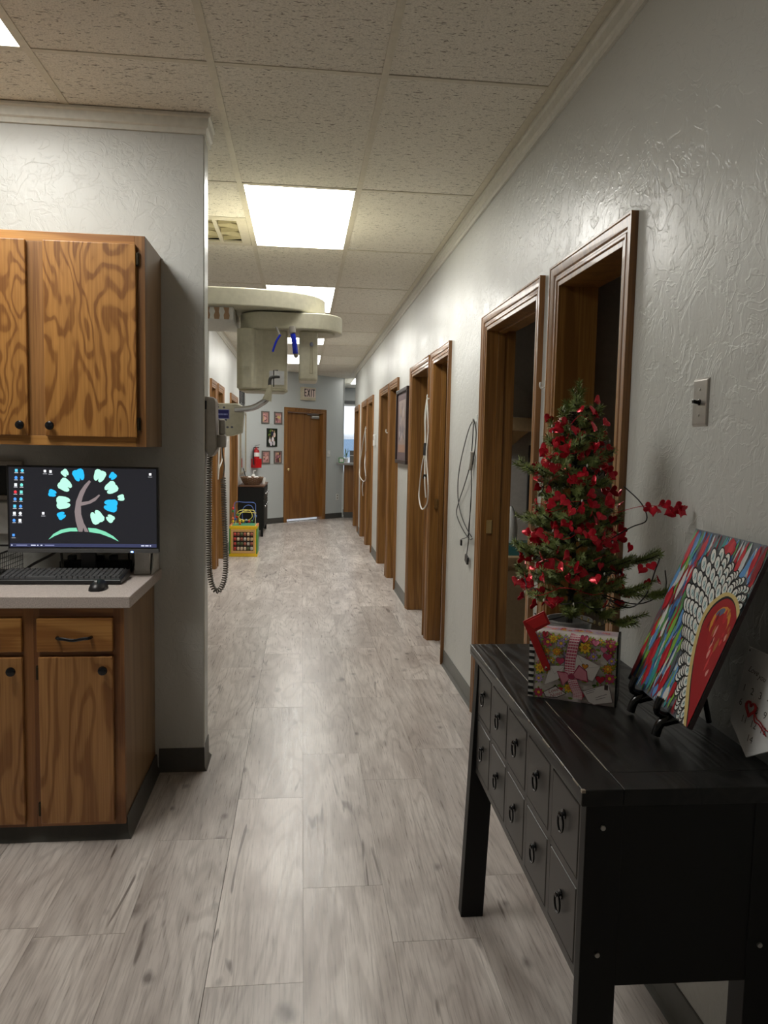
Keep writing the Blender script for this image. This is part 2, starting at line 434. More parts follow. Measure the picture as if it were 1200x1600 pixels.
for i in range(-5, 8):
    x0 = GX+i*TS
    MB().box(x0-0.013, x0+0.013, GY+J0*TL, 17.5, H-0.002, H+0.003).box(x0-0.002, x0+0.002, GY+J0*TL, 17.5, H+0.003, H+0.04).build('main_tee', M_['tee'], ce)
    for j in range(J0, J1):
        y0 = GY+j*TL
        if i >= 2 and y0 < 13.0: continue
        if i == 7: continue
        put(ctm, 'cross_tee', M_['tee'], ce, loc=(x0, y0, 0))
        if (i, j) in LIGHTS: continue
        if (i, j) == (-1, 1):
            tile(x0, x0+TS, y0, y0+TS); put(ctm, 'cross_tee', M_['tee'], ce, loc=(x0, y0+TS, 0)); continue
        tile(x0, x0+TS, y0, min(y0+TL, 17.5), random.choice((0.007, 0.010, 0.013)))
# closing lids over the side rooms (the tiles stop at the corridor wall)
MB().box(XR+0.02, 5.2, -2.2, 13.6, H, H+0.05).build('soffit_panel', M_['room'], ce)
MB().box(0.9045, XR, -2.0, 13.6, H-0.001, H+0.03).build('wall_angle', M_['tee'], ce)

# light fixtures
def light_panel(i, j, label):
    x0, y0 = GX+i*TS, GY+j*TL
    o = thing('ceiling_light', label, 'light', (x0+TS/2, y0+TL/2, H), 0, 'recessed ceiling light panels')
    a, b = TS/2-0.016, TL/2-0.014
    MB().box(-a, a, -b, b, 0.001, 0.006).build('diffuser', M_['lamp'], o)
    MB().box(-a-0.004, a+0.004, -b-0.004, b+0.004, 0.012, 0.08).build('housing', M_['white_plastic'], o)
    for s in (-1, 1):
        MB().box(s*a-0.004, s*a+0.004, -b, b, -0.001, 0.012).build('frame_bar', M_['tee'], o)
        MB().box(-a, a, s*b-0.004, s*b+0.004, -0.001, 0.012).build('frame_bar', M_['tee'], o)
light_panel(0, 1, 'lit ceiling panel beside the slatted air vent')
light_panel(0, 3, 'lit ceiling panel above the dental x-ray machine')
light_panel(0, 5, 'lit ceiling panel second from the exit sign')
light_panel(0, 7, 'lit ceiling panel nearest the exit sign')
light_panel(-2, -1, 'lit ceiling panel in front of the oak cabinets')

# air vent
vx0, vy0 = GX-TS, GY+TL+TS
o = thing('air_vent', 'cream ceiling air vent with slanted blades', 'vent', (vx0+TS/2, vy0+TS/2, H))
a = TS/2-0.014
MB().box(-a, a, -a, -a+0.045, -0.001, 0.014).box(-a, a, a-0.045, a, -0.001, 0.014).box(-a, -a+0.06, -a+.045, a-.045, -0.001, 0.014).box(a-0.06, a, -a+.045, a-.045, -0.001, 0.014).build('vent_frame', M_['tee'], o, bevel=0.002)
MB().box(-a, a, -a, a, 0.036, 0.04).build('back_pan', plain('vent_pan', rgb(206,196,160), 0.6), o)
for x in (-0.075, 0.10): MB().box(x-0.012, x+0.012, -a+.045, a-.045, 0.0, 0.014).build('divider', M_['tee'], o)
vb = plain('vent_blade', rgb(186,176,140), 0.5)
for cx, w in ((-0.16, 0.07), (0.012, 0.075), (0.175, 0.062)):
    for k in range(5):
        y = -0.18+k*0.09; s = 1 if k % 2 else -1
        MB().obox((cx, y, 0.018), (w, s*0.025, 0), (0, 0.004, 0.003), (0, 0.006, -0.012)).build('blade', vb, o)

# ------------------------------------------------------------------ walls
CW, ZT = 0.062, 2.035            # casing width, door opening height
right_doors = [(2.116,2.832),(2.944,3.921),(4.80,5.50),(5.575,6.55),(7.40,8.15),(8.215,9.16),(10.01,10.87),(10.95,11.90),(12.47,13.50)]
left_doors = [(8.175,8.70),(8.82,9.50),(10.39,11.47)]
WT = 0.13
def wall_with_openings(mb, s0, s1, doors, box):
    s = s0
    for a, b in doors:
        a2, b2 = a+CW, b-CW
        box(mb, s, a2, 0, H+0.02); box(mb, a2, b2, ZT, H+0.02); s = b2
    box(mb, s, s1, 0, H+0.02)
mb = MB(); wall_with_openings(mb, -2.0, 13.65, right_doors, lambda m, a, b, c, d: m.box(XR, XR+WT, a, b, c, d))
sbuild(mb, 'wall_right', M_['wall'], 'pale grey trowel-textured corridor wall with paired doorways')
mb = MB(); wall_with_openings(mb, 8.10, 13.4, left_doors, lambda m, a, b, c, d: m.box(XL-WT, XL, a, b, c, d))
sbuild(mb, 'wall_left', M_['wall'], 'pale grey corridor wall with oak doorways beside the toy cube')
sbuild(MB().box(-3.2, XPE, YP, YP+0.15, 0, H+0.02), 'wall_center', M_['wall'], 'grey textured partition wall behind the oak cabinets')
sbuild(MB().box(-3.3, -3.2, -2.0, 8.2, 0, H+0.02), 'wall_side', M_['wall'])
sbuild(MB().box(-3.3, XR+WT, -2.1, -2.0, 0, H+0.02), 'wall_back', M_['wall'])
sbuild(MB().box(-3.2, XL-WT, 8.10, 8.2, 0, H+0.02), 'wall_alcove', M_['wall'])
# side rooms (unlit)
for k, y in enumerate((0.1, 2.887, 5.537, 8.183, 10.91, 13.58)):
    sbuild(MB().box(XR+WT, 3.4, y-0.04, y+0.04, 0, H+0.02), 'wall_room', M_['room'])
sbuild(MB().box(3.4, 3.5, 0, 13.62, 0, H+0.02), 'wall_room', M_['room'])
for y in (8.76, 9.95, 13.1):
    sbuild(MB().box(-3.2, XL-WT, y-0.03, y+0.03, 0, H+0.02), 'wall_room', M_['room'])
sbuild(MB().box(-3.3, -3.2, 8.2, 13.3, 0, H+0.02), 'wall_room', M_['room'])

PROF = [(0,0),(0,.011),(.004,.014),(.012,.014),(.016,.0105),(.022,.0105),(.027,.016),(.046,.0195),(.052,.0195),(.056,.022),(.062,.022),(.062,0)]
def casing(s0, s1, zt, mp, w=CW):
    mb = MB(); k = w/0.062
    rings = []
    for d, tt in PROF:
        d *= k
        rings.append([mp(s0-d, tt, 0), mp(s0-d, tt, zt+d), mp(s1+d, tt, zt+d), mp(s1+d, tt, 0)])
    vs = [p for r in rings for p in r]; fs = []
    for i in range(len(rings)-1):
        for q in range(3): fs.append((i*4+q, i*4+q+1, (i+1)*4+q+1, (i+1)*4+q))
    n = len(rings)
    fs.append(tuple(i*4 for i in range(n))); fs.append(tuple(i*4+3 for i in range(n))[::-1])
    return mb.add(vs, fs)
def doorway(idx, a, b, mp, stop=False, label=None, depth=WT, zt=ZT):
    """mp(s, outward, z) -> local point"""
    s0, s1 = a+CW, b-CW
    o = struct('door_%d' % idx, label)
    casing(s0, s1, zt, mp).build('casing', M_['oak'], o, smooth=25)
    def bx(s_0, s_1, t0, t1, z0, z1):
        p, q = mp(s_0, t0, z0), mp(s_1, t1, z1)
        return (min(p[0],q[0]),max(p[0],q[0]),min(p[1],q[1]),max(p[1],q[1]),z0,z1)
    T = 0.018
    for (x, y) in ((s0, s0+T), (s1-T, s1)):
        MB().box(*bx(x, y, -depth-0.012, 0.010, 0, zt)).build('jamb', M_['oak_jamb'], o, bevel=0.0015)
    MB().box(*bx(s0+T, s1-T, -depth-0.012, 0.010, zt-T, zt)).build('head_jamb', M_['oak_jamb'], o, bevel=0.0015)
    if stop:
        for (x, y) in ((s0+T, s0+T+0.012), (s1-T-0.012, s1-T)):
            MB().box(*bx(x, y, -0.085, -0.05, 0, zt-T-0.012)).build('door_stop', M_['oak_jamb'], o, bevel=0.002)
        MB().box(*bx(s0+T, s1-T, -0.085, -0.05, zt-T-0.012, zt-T)).build('door_stop', M_['oak_jamb'], o, bevel=0.002)
        MB().box(*bx(s1-T-0.0125, s1-T-0.0005, -0.045, -0.015, 0.98, 1.05)).build('strike_plate', M_['brass'], o)
    return o
mpR = lambda s, t, z: (XR-t, s, z)
mpL = lambda s, t, z: (XL+t, s, z)
n_ = 1
rl = ['oak-cased doorway behind the decorated tree', 'oak-cased doorway beside the hanging black cable, open to a dim room', 'oak-cased doorway between the black cable and the white cable',
      'oak-cased doorway beside the framed picture', 'oak-cased doorway on the far side of the framed picture', 'oak-cased doorway beside the thermostat',
      'oak-cased doorway just beyond the thermostat', 'oak-cased doorway with the far white cable', 'oak-cased doorway at the end of the corridor next to the reception counter']
for k, (a, b) in enumerate(right_doors):
    doorway(n_, a, b, mpR, stop=k in (1, 2), label=rl[k]); n_ += 1
for k, (a, b) in enumerate(left_doors):
    doorway(n_, a, b, mpL, label=['oak-cased doorway beside the coiled cord', 'oak-cased doorway behind the toy cube', 'oak-cased doorway beside the small black cabinet'][k]); n_ += 1

# angled end wall, local frame: +x along the wall, -y towards the viewer
EW = dict(loc=(-0.965, 13.235, 0), rot=(0, 0, PI/4))
def ew(s, t, z): return (s, -t, z)
EA, EB = 0.907, 2.00
mb = MB()
mb.box(-0.06, EA+CW, 0, 0.12, 0, H+0.02).box(EA+CW, EB-CW, 0, 0.12, ZT, H+0.02).box(EB-CW, 2.53, 0, 0.12, 0, H+0.02)
wall_end = sbuild(mb, 'wall_end', M_['wall_end'], 'angled grey end wall around the exit door', loc=EW['loc'], rot=EW['rot'])
o = struct('door_%d' % n_, 'closed flat oak exit door under the EXIT sign', EW['loc'], PI/4)
casing(EA+CW, EB-CW, ZT, ew).build('casing', M_['oak_dark'], o, smooth=25)
s0, s1 = EA+CW, EB-CW
for x, y in ((s0, s0+.018), (s1-.018, s1)): MB().box(x, y, -0.010, 0.13, 0, ZT).build('jamb', M_['oak_dark'], o)
MB().box(s0+.018, s1-.018, -0.010, 0.13, ZT-.018, ZT).build('head_jamb', M_['oak_dark'], o)
lf = MB().box(s0+.02, s1-.02, 0.075, 0.118, 0.045, ZT-.02).build('leaf', M_['oak_dark'], o, bevel=0.002)
MB().lathe([(0.012,0.075),(0.030,0.073),(0.030,0.068),(0.012,0.062),(0.011,0.040),(0.024,0.032),(0.026,0.020),(0.016,0.010),(0.002,0.008)], 14, (s0+0.085, 0, 0.965), 'y').build('knob', M_['brass'], lf, smooth=40)
MB().box(s1-0.30, s1-0.10, 0.012, 0.074, ZT-0.12, ZT-0.065).build('door_closer', M_['steel'], lf, bevel=0.012)
MB().obox((s1-0.26, 0.03, ZT-0.045), (0.15, 0.0, 0.004), (0, 0.012, 0), (0, 0, 0.006)).build('closer_arm', M_['steel'], lf, bevel=0.002)
MB().box(s0+.018, s1-.018, 0.06, 0.13, 0, 0.012).build('threshold', M_['steel'], o)

# reception beyond the corridor
sbuild(MB().box(0.74, 0.82, 15.0, 17.5, 0, H+0.02), 'wall_reception_left', M_['wall_end'])
sbuild(MB().box(5.0, 5.1, 13.6, 17.6, 0, H+0.02), 'wall_reception_right', M_['wall_end'])
sbuild(MB().box(XR+WT, 5.1, 13.62, 13.66, 0, H+0.02), 'wall_reception_near', M_['wall_end'])
mb = MB().box(0.74, 0.90, 17.5, 17.62, 0, H+0.02).box(0.90, 3.2, 17.5, 17.62, 0, 0.80).box(0.90, 3.2, 17.5, 17.62, 2.44, H+0.02).box(3.2, 5.1, 17.5, 17.62, 0, H+0.02)
sbuild(mb, 'wall_front', M_['wall_end'], 'grey front wall of the reception around the window')
o = struct('window_1', 'bright reception window with a dark roller blind rail')
wm = M_['white_plastic']
MB().box(0.90, 3.2, 17.50, 17.60, 0.80, 0.84).build('sill', wm, o)
for x in (0.90, 2.03, 3.16): MB().box(x, x+0.04, 17.53, 17.59, 0.84, 2.40).build('window_frame', wm, o)
MB().box(0.94, 3.16, 17.53, 17.59, 2.33, 2.40).build('window_frame', wm, o)
for x in (0.94, 2.07): MB().box(x, x+1.09, 17.555, 17.56, 0.84, 2.33).build('pane', M_['glass'], o)
MB().box(0.90, 3.2, 17.42, 17.50, 2.39, 2.45).build('blind_rail', M_['black_plastic'], o)

# ------------------------------------------------------------------ trim and baseboards
def sweep(prof, path, closed=False):
    """prof (out, z) swept along a horizontal polyline; out is to the right-hand side of travel; mitred corners"""
    P = [Vector((p[0], p[1])) for p in path]; rings = []
    for i in range(len(P)):
        d0 = (P[i]-P[i-1]).normalized() if i else (P[1]-P[0]).normalized()
        d1 = (P[i+1]-P[i]).normalized() if i < len(P)-1 else d0
        n0, n1 = Vector((d0.y,-d0.x)), Vector((d1.y,-d1.x)); m = (n0+n1).normalized(); m = m/max(m.dot(n0), 0.3)
        rings.append([(P[i].x+m.x*o_, P[i].y+m.y*o_, z) for o_, z in prof])
    return MB().loft(rings)
CROWN = [(0,H-0.0015),(0.030,H-0.0015),(0.030,H-0.012),(0.022,H-0.018),(0.020,H-0.050),(0.012,H-0.056),(0.012,H-0.075),(0,H-0.075)]
BASE = [(0,0),(0.016,0),(0.012,0.004),(0.005,0.016),(0.004,0.098),(0.002,0.101),(0,0.101)]
BASE_C = [(0,0),(0.020,0),(0.018,0.006),(0.008,0.022),(0.006,0.072),(0.003,0.076),(0,0.076)]
sweep(CROWN, [(XR, 13.65), (XR, -2.0)]).build('trim_1', M_['crown'], kind='structure', label='painted crown moulding along the corridor wall')
sweep(CROWN, [(-3.2, YP), (XPE, YP), (XPE, YP+0.15)]).build('trim_2', M_['crown'], kind='structure', label='painted crown moulding above the oak cabinets')
sweep(CROWN, [(XL, 8.1), (XL, 13.2)]).build('trim_3', M_['crown'], kind='structure', label='painted crown moulding above the left doorways')
MB().box(XPE-0.002, XPE+0.004, YP+0.004, YP+0.012, 0.1, H-0.08).build('trim_4', M_['crown'], kind='structure', label='corner bead on the partition end')
edges = [-2.0] + [v for d in right_doors for v in d] + [13.65]
for k in range(0, len(edges), 2):
    a, b = edges[k], edges[k+1]
    if b-a < 0.02: continue
    sweep(BASE, [(XR, b), (XR, a)]).build('baseboard_right', M_['rubber'], kind='structure', label='grey rubber cove base along the corridor wall')
edges = [8.1] + [v for d in left_doors for v in d] + [13.2]
for k in range(0, len(edges), 2):
    a, b = edges[k], edges[k+1]
    if b-a < 0.1: continue
    sweep(BASE, [(XL, a), (XL, b)]).build('baseboard_left', M_['rubber'], kind='structure', label='grey rubber cove base along the left wall')
sweep(BASE, [(-0.598, YP), (XPE, YP), (XPE, YP+0.15), (-1.5, YP+0.15)]).build('baseboard_center', M_['rubber_dk'], kind='structure', smooth=40, label='dark rubber cove base around the partition end')
mb = MB().loft([[(x, -o_, z) for o_, z in BASE] for x in (0.0, EA)]).loft([[(x, -o_, z) for o_, z in BASE] for x in (EB, 2.53)])
mb.build('baseboard_end', M_['rubber_dk'], kind='structure', loc=EW['loc'], rot=EW['rot'], label='dark cove base under the angled end wall')

# ------------------------------------------------------------------ oak cabinets
def knob(mb, x, y, z, r=0.0165):
    return mb.lathe([(0.006,0.0),(0.006,-0.012),(r*0.8,-0.016),(r,-0.022),(r*0.9,-0.028),(r*0.5,-0.031),(0.001,-0.032)], 14, (x, y, z), 'y')
def hinge(x, y, z, parent):
    MB().box(x-0.006, x+0.006, y-0.006, y+0.004, z-0.024, z+0.024).tube([(x,y-0.007,z-0.02),(x,y-0.007,z+0.02)], 0.004, 6).build('hinge', M_['hinge'], parent)
def base_unit(x0, x1, label, first=False):
    yf = 2.68
    o = thing('base_cabinet', label, 'cabinet', (x0, yf, 0), 0, 'oak base cabinets')
    w = x1-x0
    zb, zt_ = 0.058, 0.844
    MB().box(0.0, w-0.004, 0.020, YP-yf-0.003, zb, zt_).build('body', M_['oak_side'], o)
    for p_, q_ in ((0, 0.020), (w-0.036, w)): MB().box(p_, q_, 0, 0.020, zb, zt_).build('stile', M_['oak_v2'], o, bevel=0.001)
    for p_, q_ in ((zt_-0.036, zt_), (0.672, 0.692), (zb, 0.080)): MB().box(0.020, w-0.036, 0, 0.020, p_, q_).build('rail', M_['oak_h2'], o, bevel=0.001)
    MB().box(0, w-0.03, 0.03, YP-yf-0.003, 0.0, zb).build('plinth', M_['rubber_dk'], o)
    d = MB().box(0.018, w-0.035, -0.019, 0, 0.076, 0.672).build('door', M_['oak_ply2'], o, bevel=0.003)
    knob(MB(), w-0.064, -0.019, 0.629).build('knob', M_['black_knob'], d, smooth=40)
    hinge(0.014, -0.004, 0.615, d); hinge(0.014, -0.004, 0.125, d)
    dr = MB().box(0.014, w-0.035, -0.019, 0, 0.690, 0.808).build('drawer', M_['oak_h'], o, bevel=0.003)
    cx = (0.014+w-0.035)/2
    pts = smooth_path([(cx-0.056,-0.019,0.742),(cx-0.052,-0.034,0.742),(cx-0.03,-0.038,0.740),(cx,-0.040,0.736),(cx+0.03,-0.038,0.740),(cx+0.052,-0.034,0.742),(cx+0.056,-0.019,0.742)], 5)
    MB().tube(pts, 0.0058, 8).build('pull', M_['black_knob'], dr, smooth=40)
    return o
base_unit(-0.912, -0.610, 'oak base cabinet at the open end of the counter, knob and drawer pull in black')
base_unit(-1.222, -0.912, 'oak base cabinet second from the open end of the counter')
base_unit(-1.532, -1.222, 'oak base cabinet third from the open end of the counter')
base_unit(-1.842, -1.532, 'oak base cabinet fourth from the open end of the counter')
sweep(BASE_C, [(-3.2, 2.700), (-0.612, 2.700), (-0.612, YP-0.001)]).build('baseboard_cabinet', M_['rubber_dk'], kind='structure', smooth=40, label='dark rubber cove base around the oak base cabinets')
tag(MB().box(-3.195, -0.583, 2.65, YP-0.002, 0.845, 0.886).build('countertop', M_['counter'], bevel=0.003), 'speckled taupe laminate countertop over the oak base cabinets', 'countertop')

def upper_unit(x0, x1, label):
    yf, z0, z1 = 2.93, 1.398, 2.168
    o = thing('wall_cabinet', label, 'cabinet', (x0, yf, z0), 0, 'oak wall cabinets')
    w, h = x1-x0, z1-z0
    MB().box(0, w, 0.020, YP-yf-0.002, 0, h).build('body', M_['oak_side'], o)
    for p_, q_ in ((0, 0.036), (w-0.036, w)): MB().box(p_, q_, 0, 0.020, 0, h).build('stile', M_['oak'], o, bevel=0.001)
    MB().box(w/2-0.036, w/2+0.036, 0, 0.020, 0.036, h-0.036).build('stile', M_['oak'], o, bevel=0.001)
    for p_, q_ in ((0, 0.036), (h-0.036, h)): MB().box(0.036, w-0.036, 0, 0.020, p_, q_).build('rail', M_['oak_h'], o, bevel=0.001)
    for s in (0, 1):
        a, b = (0.030, w/2-0.030) if s == 0 else (w/2+0.030, w-0.030)
        d = MB().box(a, b, -0.019, 0, 0.034, h-0.034).build('door', M_['oak_ply'], o, bevel=0.003)
        knob(MB(), (b-0.022) if s == 0 else (a+0.022), -0.019, 0.072).build('knob', M_['black_knob'], d, smooth=40)
        hx = (a-0.005) if s == 0 else (b+0.005)
        hinge(hx, -0.004, h-0.085, d); hinge(hx, -0.004, 0.085, d)
upper_unit(-1.352, -0.580, 'oak wall cabinet with two plywood doors above the monitor')
upper_unit(-2.126, -1.354, 'oak wall cabinet farther along the wall from the monitor')

# ------------------------------------------------------------------ computer on the counter
CT = 0.886
mo = thing('monitor', 'black flat monitor showing a tree with tooth-shaped leaves', 'monitor', (-0.831, 3.02, CT))
mw, z0, z1 = 0.281, 0.100, 0.434
MB().box(-mw, mw, -0.012, 0.012, z0, z1).build('panel', M_['black_plastic'], mo, bevel=0.004)
MB().box(-0.20, 0.20, 0.012, 0.045, z0+0.05, z1-0.05).build('rear_housing', M_['black_plastic'], mo, bevel=0.01)
MB().box(-mw, mw, -0.0145, -0.012, z0, z0+0.016).build('bottom_bezel', M_['grey_plastic'], mo, bevel=0.001)
MB().box(-0.028, 0.028, 0.046, 0.062, 0.008, z0+0.12).build('stand_neck', M_['black_plastic'], mo, bevel=0.004)
MB().prism([(-0.095,0.012),(0.095,0.012),(0.098,0.13),(-0.098,0.13)], 0.0, 0.010).build('stand_base', M_['black_plastic'], mo, bevel=0.003)
MB().box(0.176, 0.184, -0.0165, -0.0140, z0+0.002, z0+0.007).build('power_light', emis('blue_led', (0.15,0.35,1.0), 6.0), mo)
pr = Print()
W_, H_ = 1090.0, 600.0
def S(x, y): return (x-55, 640-y)
K = rgb(30,30,34)
pr.rect(0, 0, W_, H_, K)
MINT, BLU, TRK, GRN = rgb(176,240,212), rgb(40,178,236), rgb(128,116,116), rgb(120,204,168)
def tooth(x, y, r, col):
    cx, cy = S(x, y); tx, ty = S(640, 300); a = math.atan2(ty-cy, tx-cx)
    shp = [(-1.0,-0.35),(-0.92,-0.72),(-0.55,-0.95),(-0.1,-0.86),(0.4,-0.80),(0.78,-0.62),(0.95,-0.34),(0.80,-0.10),(0.42,0.0),(0.86,0.14),(0.93,0.42),(0.70,0.66),(0.3,0.84),(-0.2,0.92),(-0.62,0.95),(-0.95,0.70),(-1.0,0.25),(-0.90,-0.05)]
    c, d = math.cos(a), math.sin(a)
    pr.poly([(cx+r*(px*c-py*d), cy+r*(px*d+py*c)) for px, py in shp], col)
for x, y, r, c in ((467,80,28,MINT),(568,95,46,BLU),(720,98,47,MINT),(818,98,28,BLU),(467,172,50,MINT),(805,187,48,MINT),(373,233,30,BLU),(878,260,26,MINT),(453,303,53,MINT),(800,320,52,BLU),(437,400,31,BLU),(697,408,52,MINT),(797,418,31,MINT)): tooth(x, y, r, c)
pr.poly([S(*p) for p in ((560,522),(540,440),(533,370),(545,290),(575,215),(610,165),(645,130),(657,142),(620,200),(596,255),(580,320),(582,390),(600,455),(636,524),(605,522),(596,490),(590,522))], TRK)
pr.poly([S(*p) for p in ((582,298),(640,288),(690,258),(714,238),(725,244),(690,285),(650,308),(580,326))], TRK)
pr.poly([S(*p) for p in ((335,585),(375,540),(430,508),(490,494),(545,492),(555,520),(500,520),(440,532),(380,558))], GRN)
pr.poly([S(*p) for p in ((630,492),(690,496),(760,520),(820,555),(862,596),(800,566),(720,536),(640,524))], GRN)
pr.rect(0, 0, W_, 26, rgb(52,56,84))
ic = [rgb(235,240,245), rgb(90,200,235), rgb(220,60,70), rgb(120,220,210), rgb(80,150,235)]
rs = random.Random(3)
for r_ in range(8):
    for c_ in range(2):
        x, y = 112-r_*3.4+c_*43, 66+r_*53.5
        if r_ == 3 and c_ == 0: col = ic[2]
        else: col = rs.choice(ic)
        X, Y = S(x, y)
        if rs.random() < 0.5: pr.ell(X, Y, 11, 12, col)
        else: pr.rect(X-10, Y-11, X+10, Y+11, col)
        pr.rect(X-14, Y-19, X+13, Y-15, rgb(190,190,196))
for x, y in ((320,68),(361,70),(302,385),(82,552),(1100,80)):
    X, Y = S(x, y); pr.rect(X-9, Y-9, X+9, Y+10, rgb(236,236,240) if x != 82 else ic[4]); pr.rect(X-15, Y-22, X+15, Y-18, rgb(170,170,176))
for x, w in ((68,10),(140,80),(225,36),(258,10),(285,14),(345,70),(1040,24),(1072,26),(1098,10)):
    X, Y = S(x, 612); pr.rect(X-w/2, 9, X+w/2, 17, rgb(200,204,226) if w < 60 else rgb(120,124,160))
k_ = 0.545/W_
pr.build('screen', M_['screen'], mo, (-0.2725, -0.0122, z0+0.022), (k_, 0, 0), (0, 0, 0.305/H_))

kb = thing('keyboard', 'black wired keyboard in front of the monitor', 'keyboard', (-1.118, 2.870, CT))
MB().prism([(0,0.002),(0,0.016),(0.006,0.019),(0.150,0.034),(0.156,0.031),(0.156,0.006)], 0, 0.455, 'x').build('keyboard_base', M_['black_plastic'], kb, bevel=0.003)
mb = MB()
for r_ in range(6):
    y = 0.020+r_*0.0215; z = 0.0195+r_*0.0022; x = 0.012
    while x < 0.440:
        w = 0.0175
        if r_ == 0 and 0.09 < x < 0.12: w = 0.108
        if 0.288 < x < 0.296: x = 0.298
        if 0.360 < x < 0.366: x = 0.368
        x1 = min(x+w, 0.444); i_ = 0.0022
        mb.add([(x,y,z),(x1,y,z),(x1,y+0.0185,z+0.002),(x,y+0.0185,z+0.002),(x+i_,y+i_,z+0.007),(x1-i_,y+i_,z+0.007),(x1-i_,y+0.0185-i_,z+0.009),(x+i_,y+0.0185-i_,z+0.009)],
               [(4,5,6,7),(0,1,5,4),(1,2,6,5),(2,3,7,6),(3,0,4,7)]); x = x1+0.0018
mb.build('keys', M_['key_grey'], kb, kind='stuff')
ms = thing('computer_mouse', 'small black mouse beside the keyboard', 'mouse', (-0.722, 2.785, CT))
prof = []
rings = []
for k in range(9):
    y = -0.05+k*0.1/8; q = math.sqrt(max(0.02, 1-(y/0.052)**2)); w = 0.031*q**0.6; h = 0.034*q**0.7*(1+0.15*(y/0.05))
    rings.append([(w*math.cos(a_), y, max(0.0, h*math.sin(a_))) for a_ in [PI*i/10 for i in range(11)]])
MB().loft(rings).build('shell', M_['black_plastic'], ms, smooth=60)
MB().lathe([(0.001,-0.004),(0.009,-0.004),(0.009,0.004),(0.001,0.004)], 12, (0, -0.026, 0.0285), 'x').build('scroll_wheel', M_['grey_plastic'], ms)

# paper box and standing folder at the counter end
o = thing('tissue_box', 'small white cardboard box beside the monitor', 'box', (-0.632, 3.17, CT))
MB().box(-0.034, 0.026, -0.055, 0.055, 0.0, 0.088).build('carton', M_['paper'], o, bevel=0.002)
MB().box(-0.036, 0.030, -0.06, 0.06, 0.0, 0.016).build('tray_lip', M_['paper'], o, bevel=0.002)
tag(MB().prism([(3.10,CT),(3.235,CT),(3.235,1.085),(3.20,1.085)], -0.598, -0.592, 'x').build('paper_folder', M_['paper'], bevel=0.001), 'white paper folder standing at the counter edge behind the monitor', 'folder')
# mesh desk tray
o = thing('mesh_tray', 'black wire mesh tray at the wall beside the keyboard', 'tray', (-1.258, 3.02, CT))
mb = MB()
for k in range(15):
    x = -0.125+k*0.018; mb.tube([(x,-0.10,0.10),(x,-0.10,0.004),(x,0.19,0.004)], 0.0012, 4)
for k in range(6): mb.tube([(-0.13,-0.10,0.008+k*0.018),(0.13,-0.10,0.008+k*0.018)], 0.0012, 4)
for k in range(16):
    y = -0.10+k*0.019; mb.tube([(0.13,y,0.004),(0.13,y,0.10)], 0.0012, 4)
for k in range(6): mb.tube([(0.13,-0.10,0.008+k*0.018),(0.13,0.19,0.008+k*0.018)], 0.0012, 4)
mb.build('mesh_sides', M_['black_plastic'], o, kind='stuff')
MB().tube([(-0.13,-0.10,0.10),(0.13,-0.10,0.10),(0.13,0.19,0.10),(-0.13,0.19,0.10)], 0.004, 6, True).build('rim', M_['black_plastic'], o)
MB().box(-0.13,0.13,-0.10,0.19,0.0,0.003).build('tray_floor', M_['black_plastic'], o)
# cables and power strip behind the monitor
tag(MB().tube(smooth_path([(-0.98,3.19,CT+0.09),(-1.00,3.16,CT+0.07),(-1.06,3.10,CT+0.035),(-1.08,3.08,CT+0.007),(-1.02,3.10,CT+0.006),(-0.955,3.13,CT+0.006),(-0.96,3.16,CT+0.04),(-0.965,3.17,CT+0.075)], 6), 0.0055, 7).build('grey_cable', M_['grey_plastic'], smooth=60), 'thick grey cable looping on the counter behind the keyboard', 'cable')
tag(MB().tube(smooth_path([(-0.675,3.08,CT+0.10),(-0.685,3.11,CT+0.09),(-0.695,3.15,CT+0.06),(-0.69,3.17,CT+0.004),(-0.68,3.19,CT+0.05),(-0.685,3.22,CT+0.11)], 6), 0.0035, 6).build('black_cable', M_['black_plastic'], smooth=60), 'thin black cable hanging beside the white cardboard box', 'cable')
o = thing('power_strip', 'black power strip lying behind the monitor', 'power strip', (-0.84, 3.212, CT))
MB().box(-0.14, 0.14, -0.025, 0.025, 0, 0.04).build('strip_body', M_['black_plastic'], o, bevel=0.005)
for k in range(4): MB().box(-0.11+k*0.055, -0.08+k*0.055, -0.018, 0.018, 0.04, 0.062).build('plug', M_['black_plastic'], o, bevel=0.004)
# framed thing and switch box on the wall left of the monitor
o = thing('wall_frame', 'taupe angled frame on the wall beside the monitor', 'frame', (-1.22, YP-0.001, 1.17))
for a, b, c, d in ((-0.09,0.09,0,0.02),(-0.09,0.09,0.14,0.16),(-0.09,-0.07,0.02,0.14),(0.07,0.09,0.02,0.14)): MB().box(a,b,-0.025,0,c,d).build('frame_bar', M_['taupe'], o, bevel=0.003)
MB().box(-0.07,0.07,-0.008,0,0.02,0.14).build('panel', M_['black_plastic'], o)
tag(MB().box(-1.34,-1.09,YP-0.03,YP-0.002,1.03,1.16).build('wall_box', M_['white_plastic'], bevel=0.006), 'white plastic wall box beside the monitor', 'box')

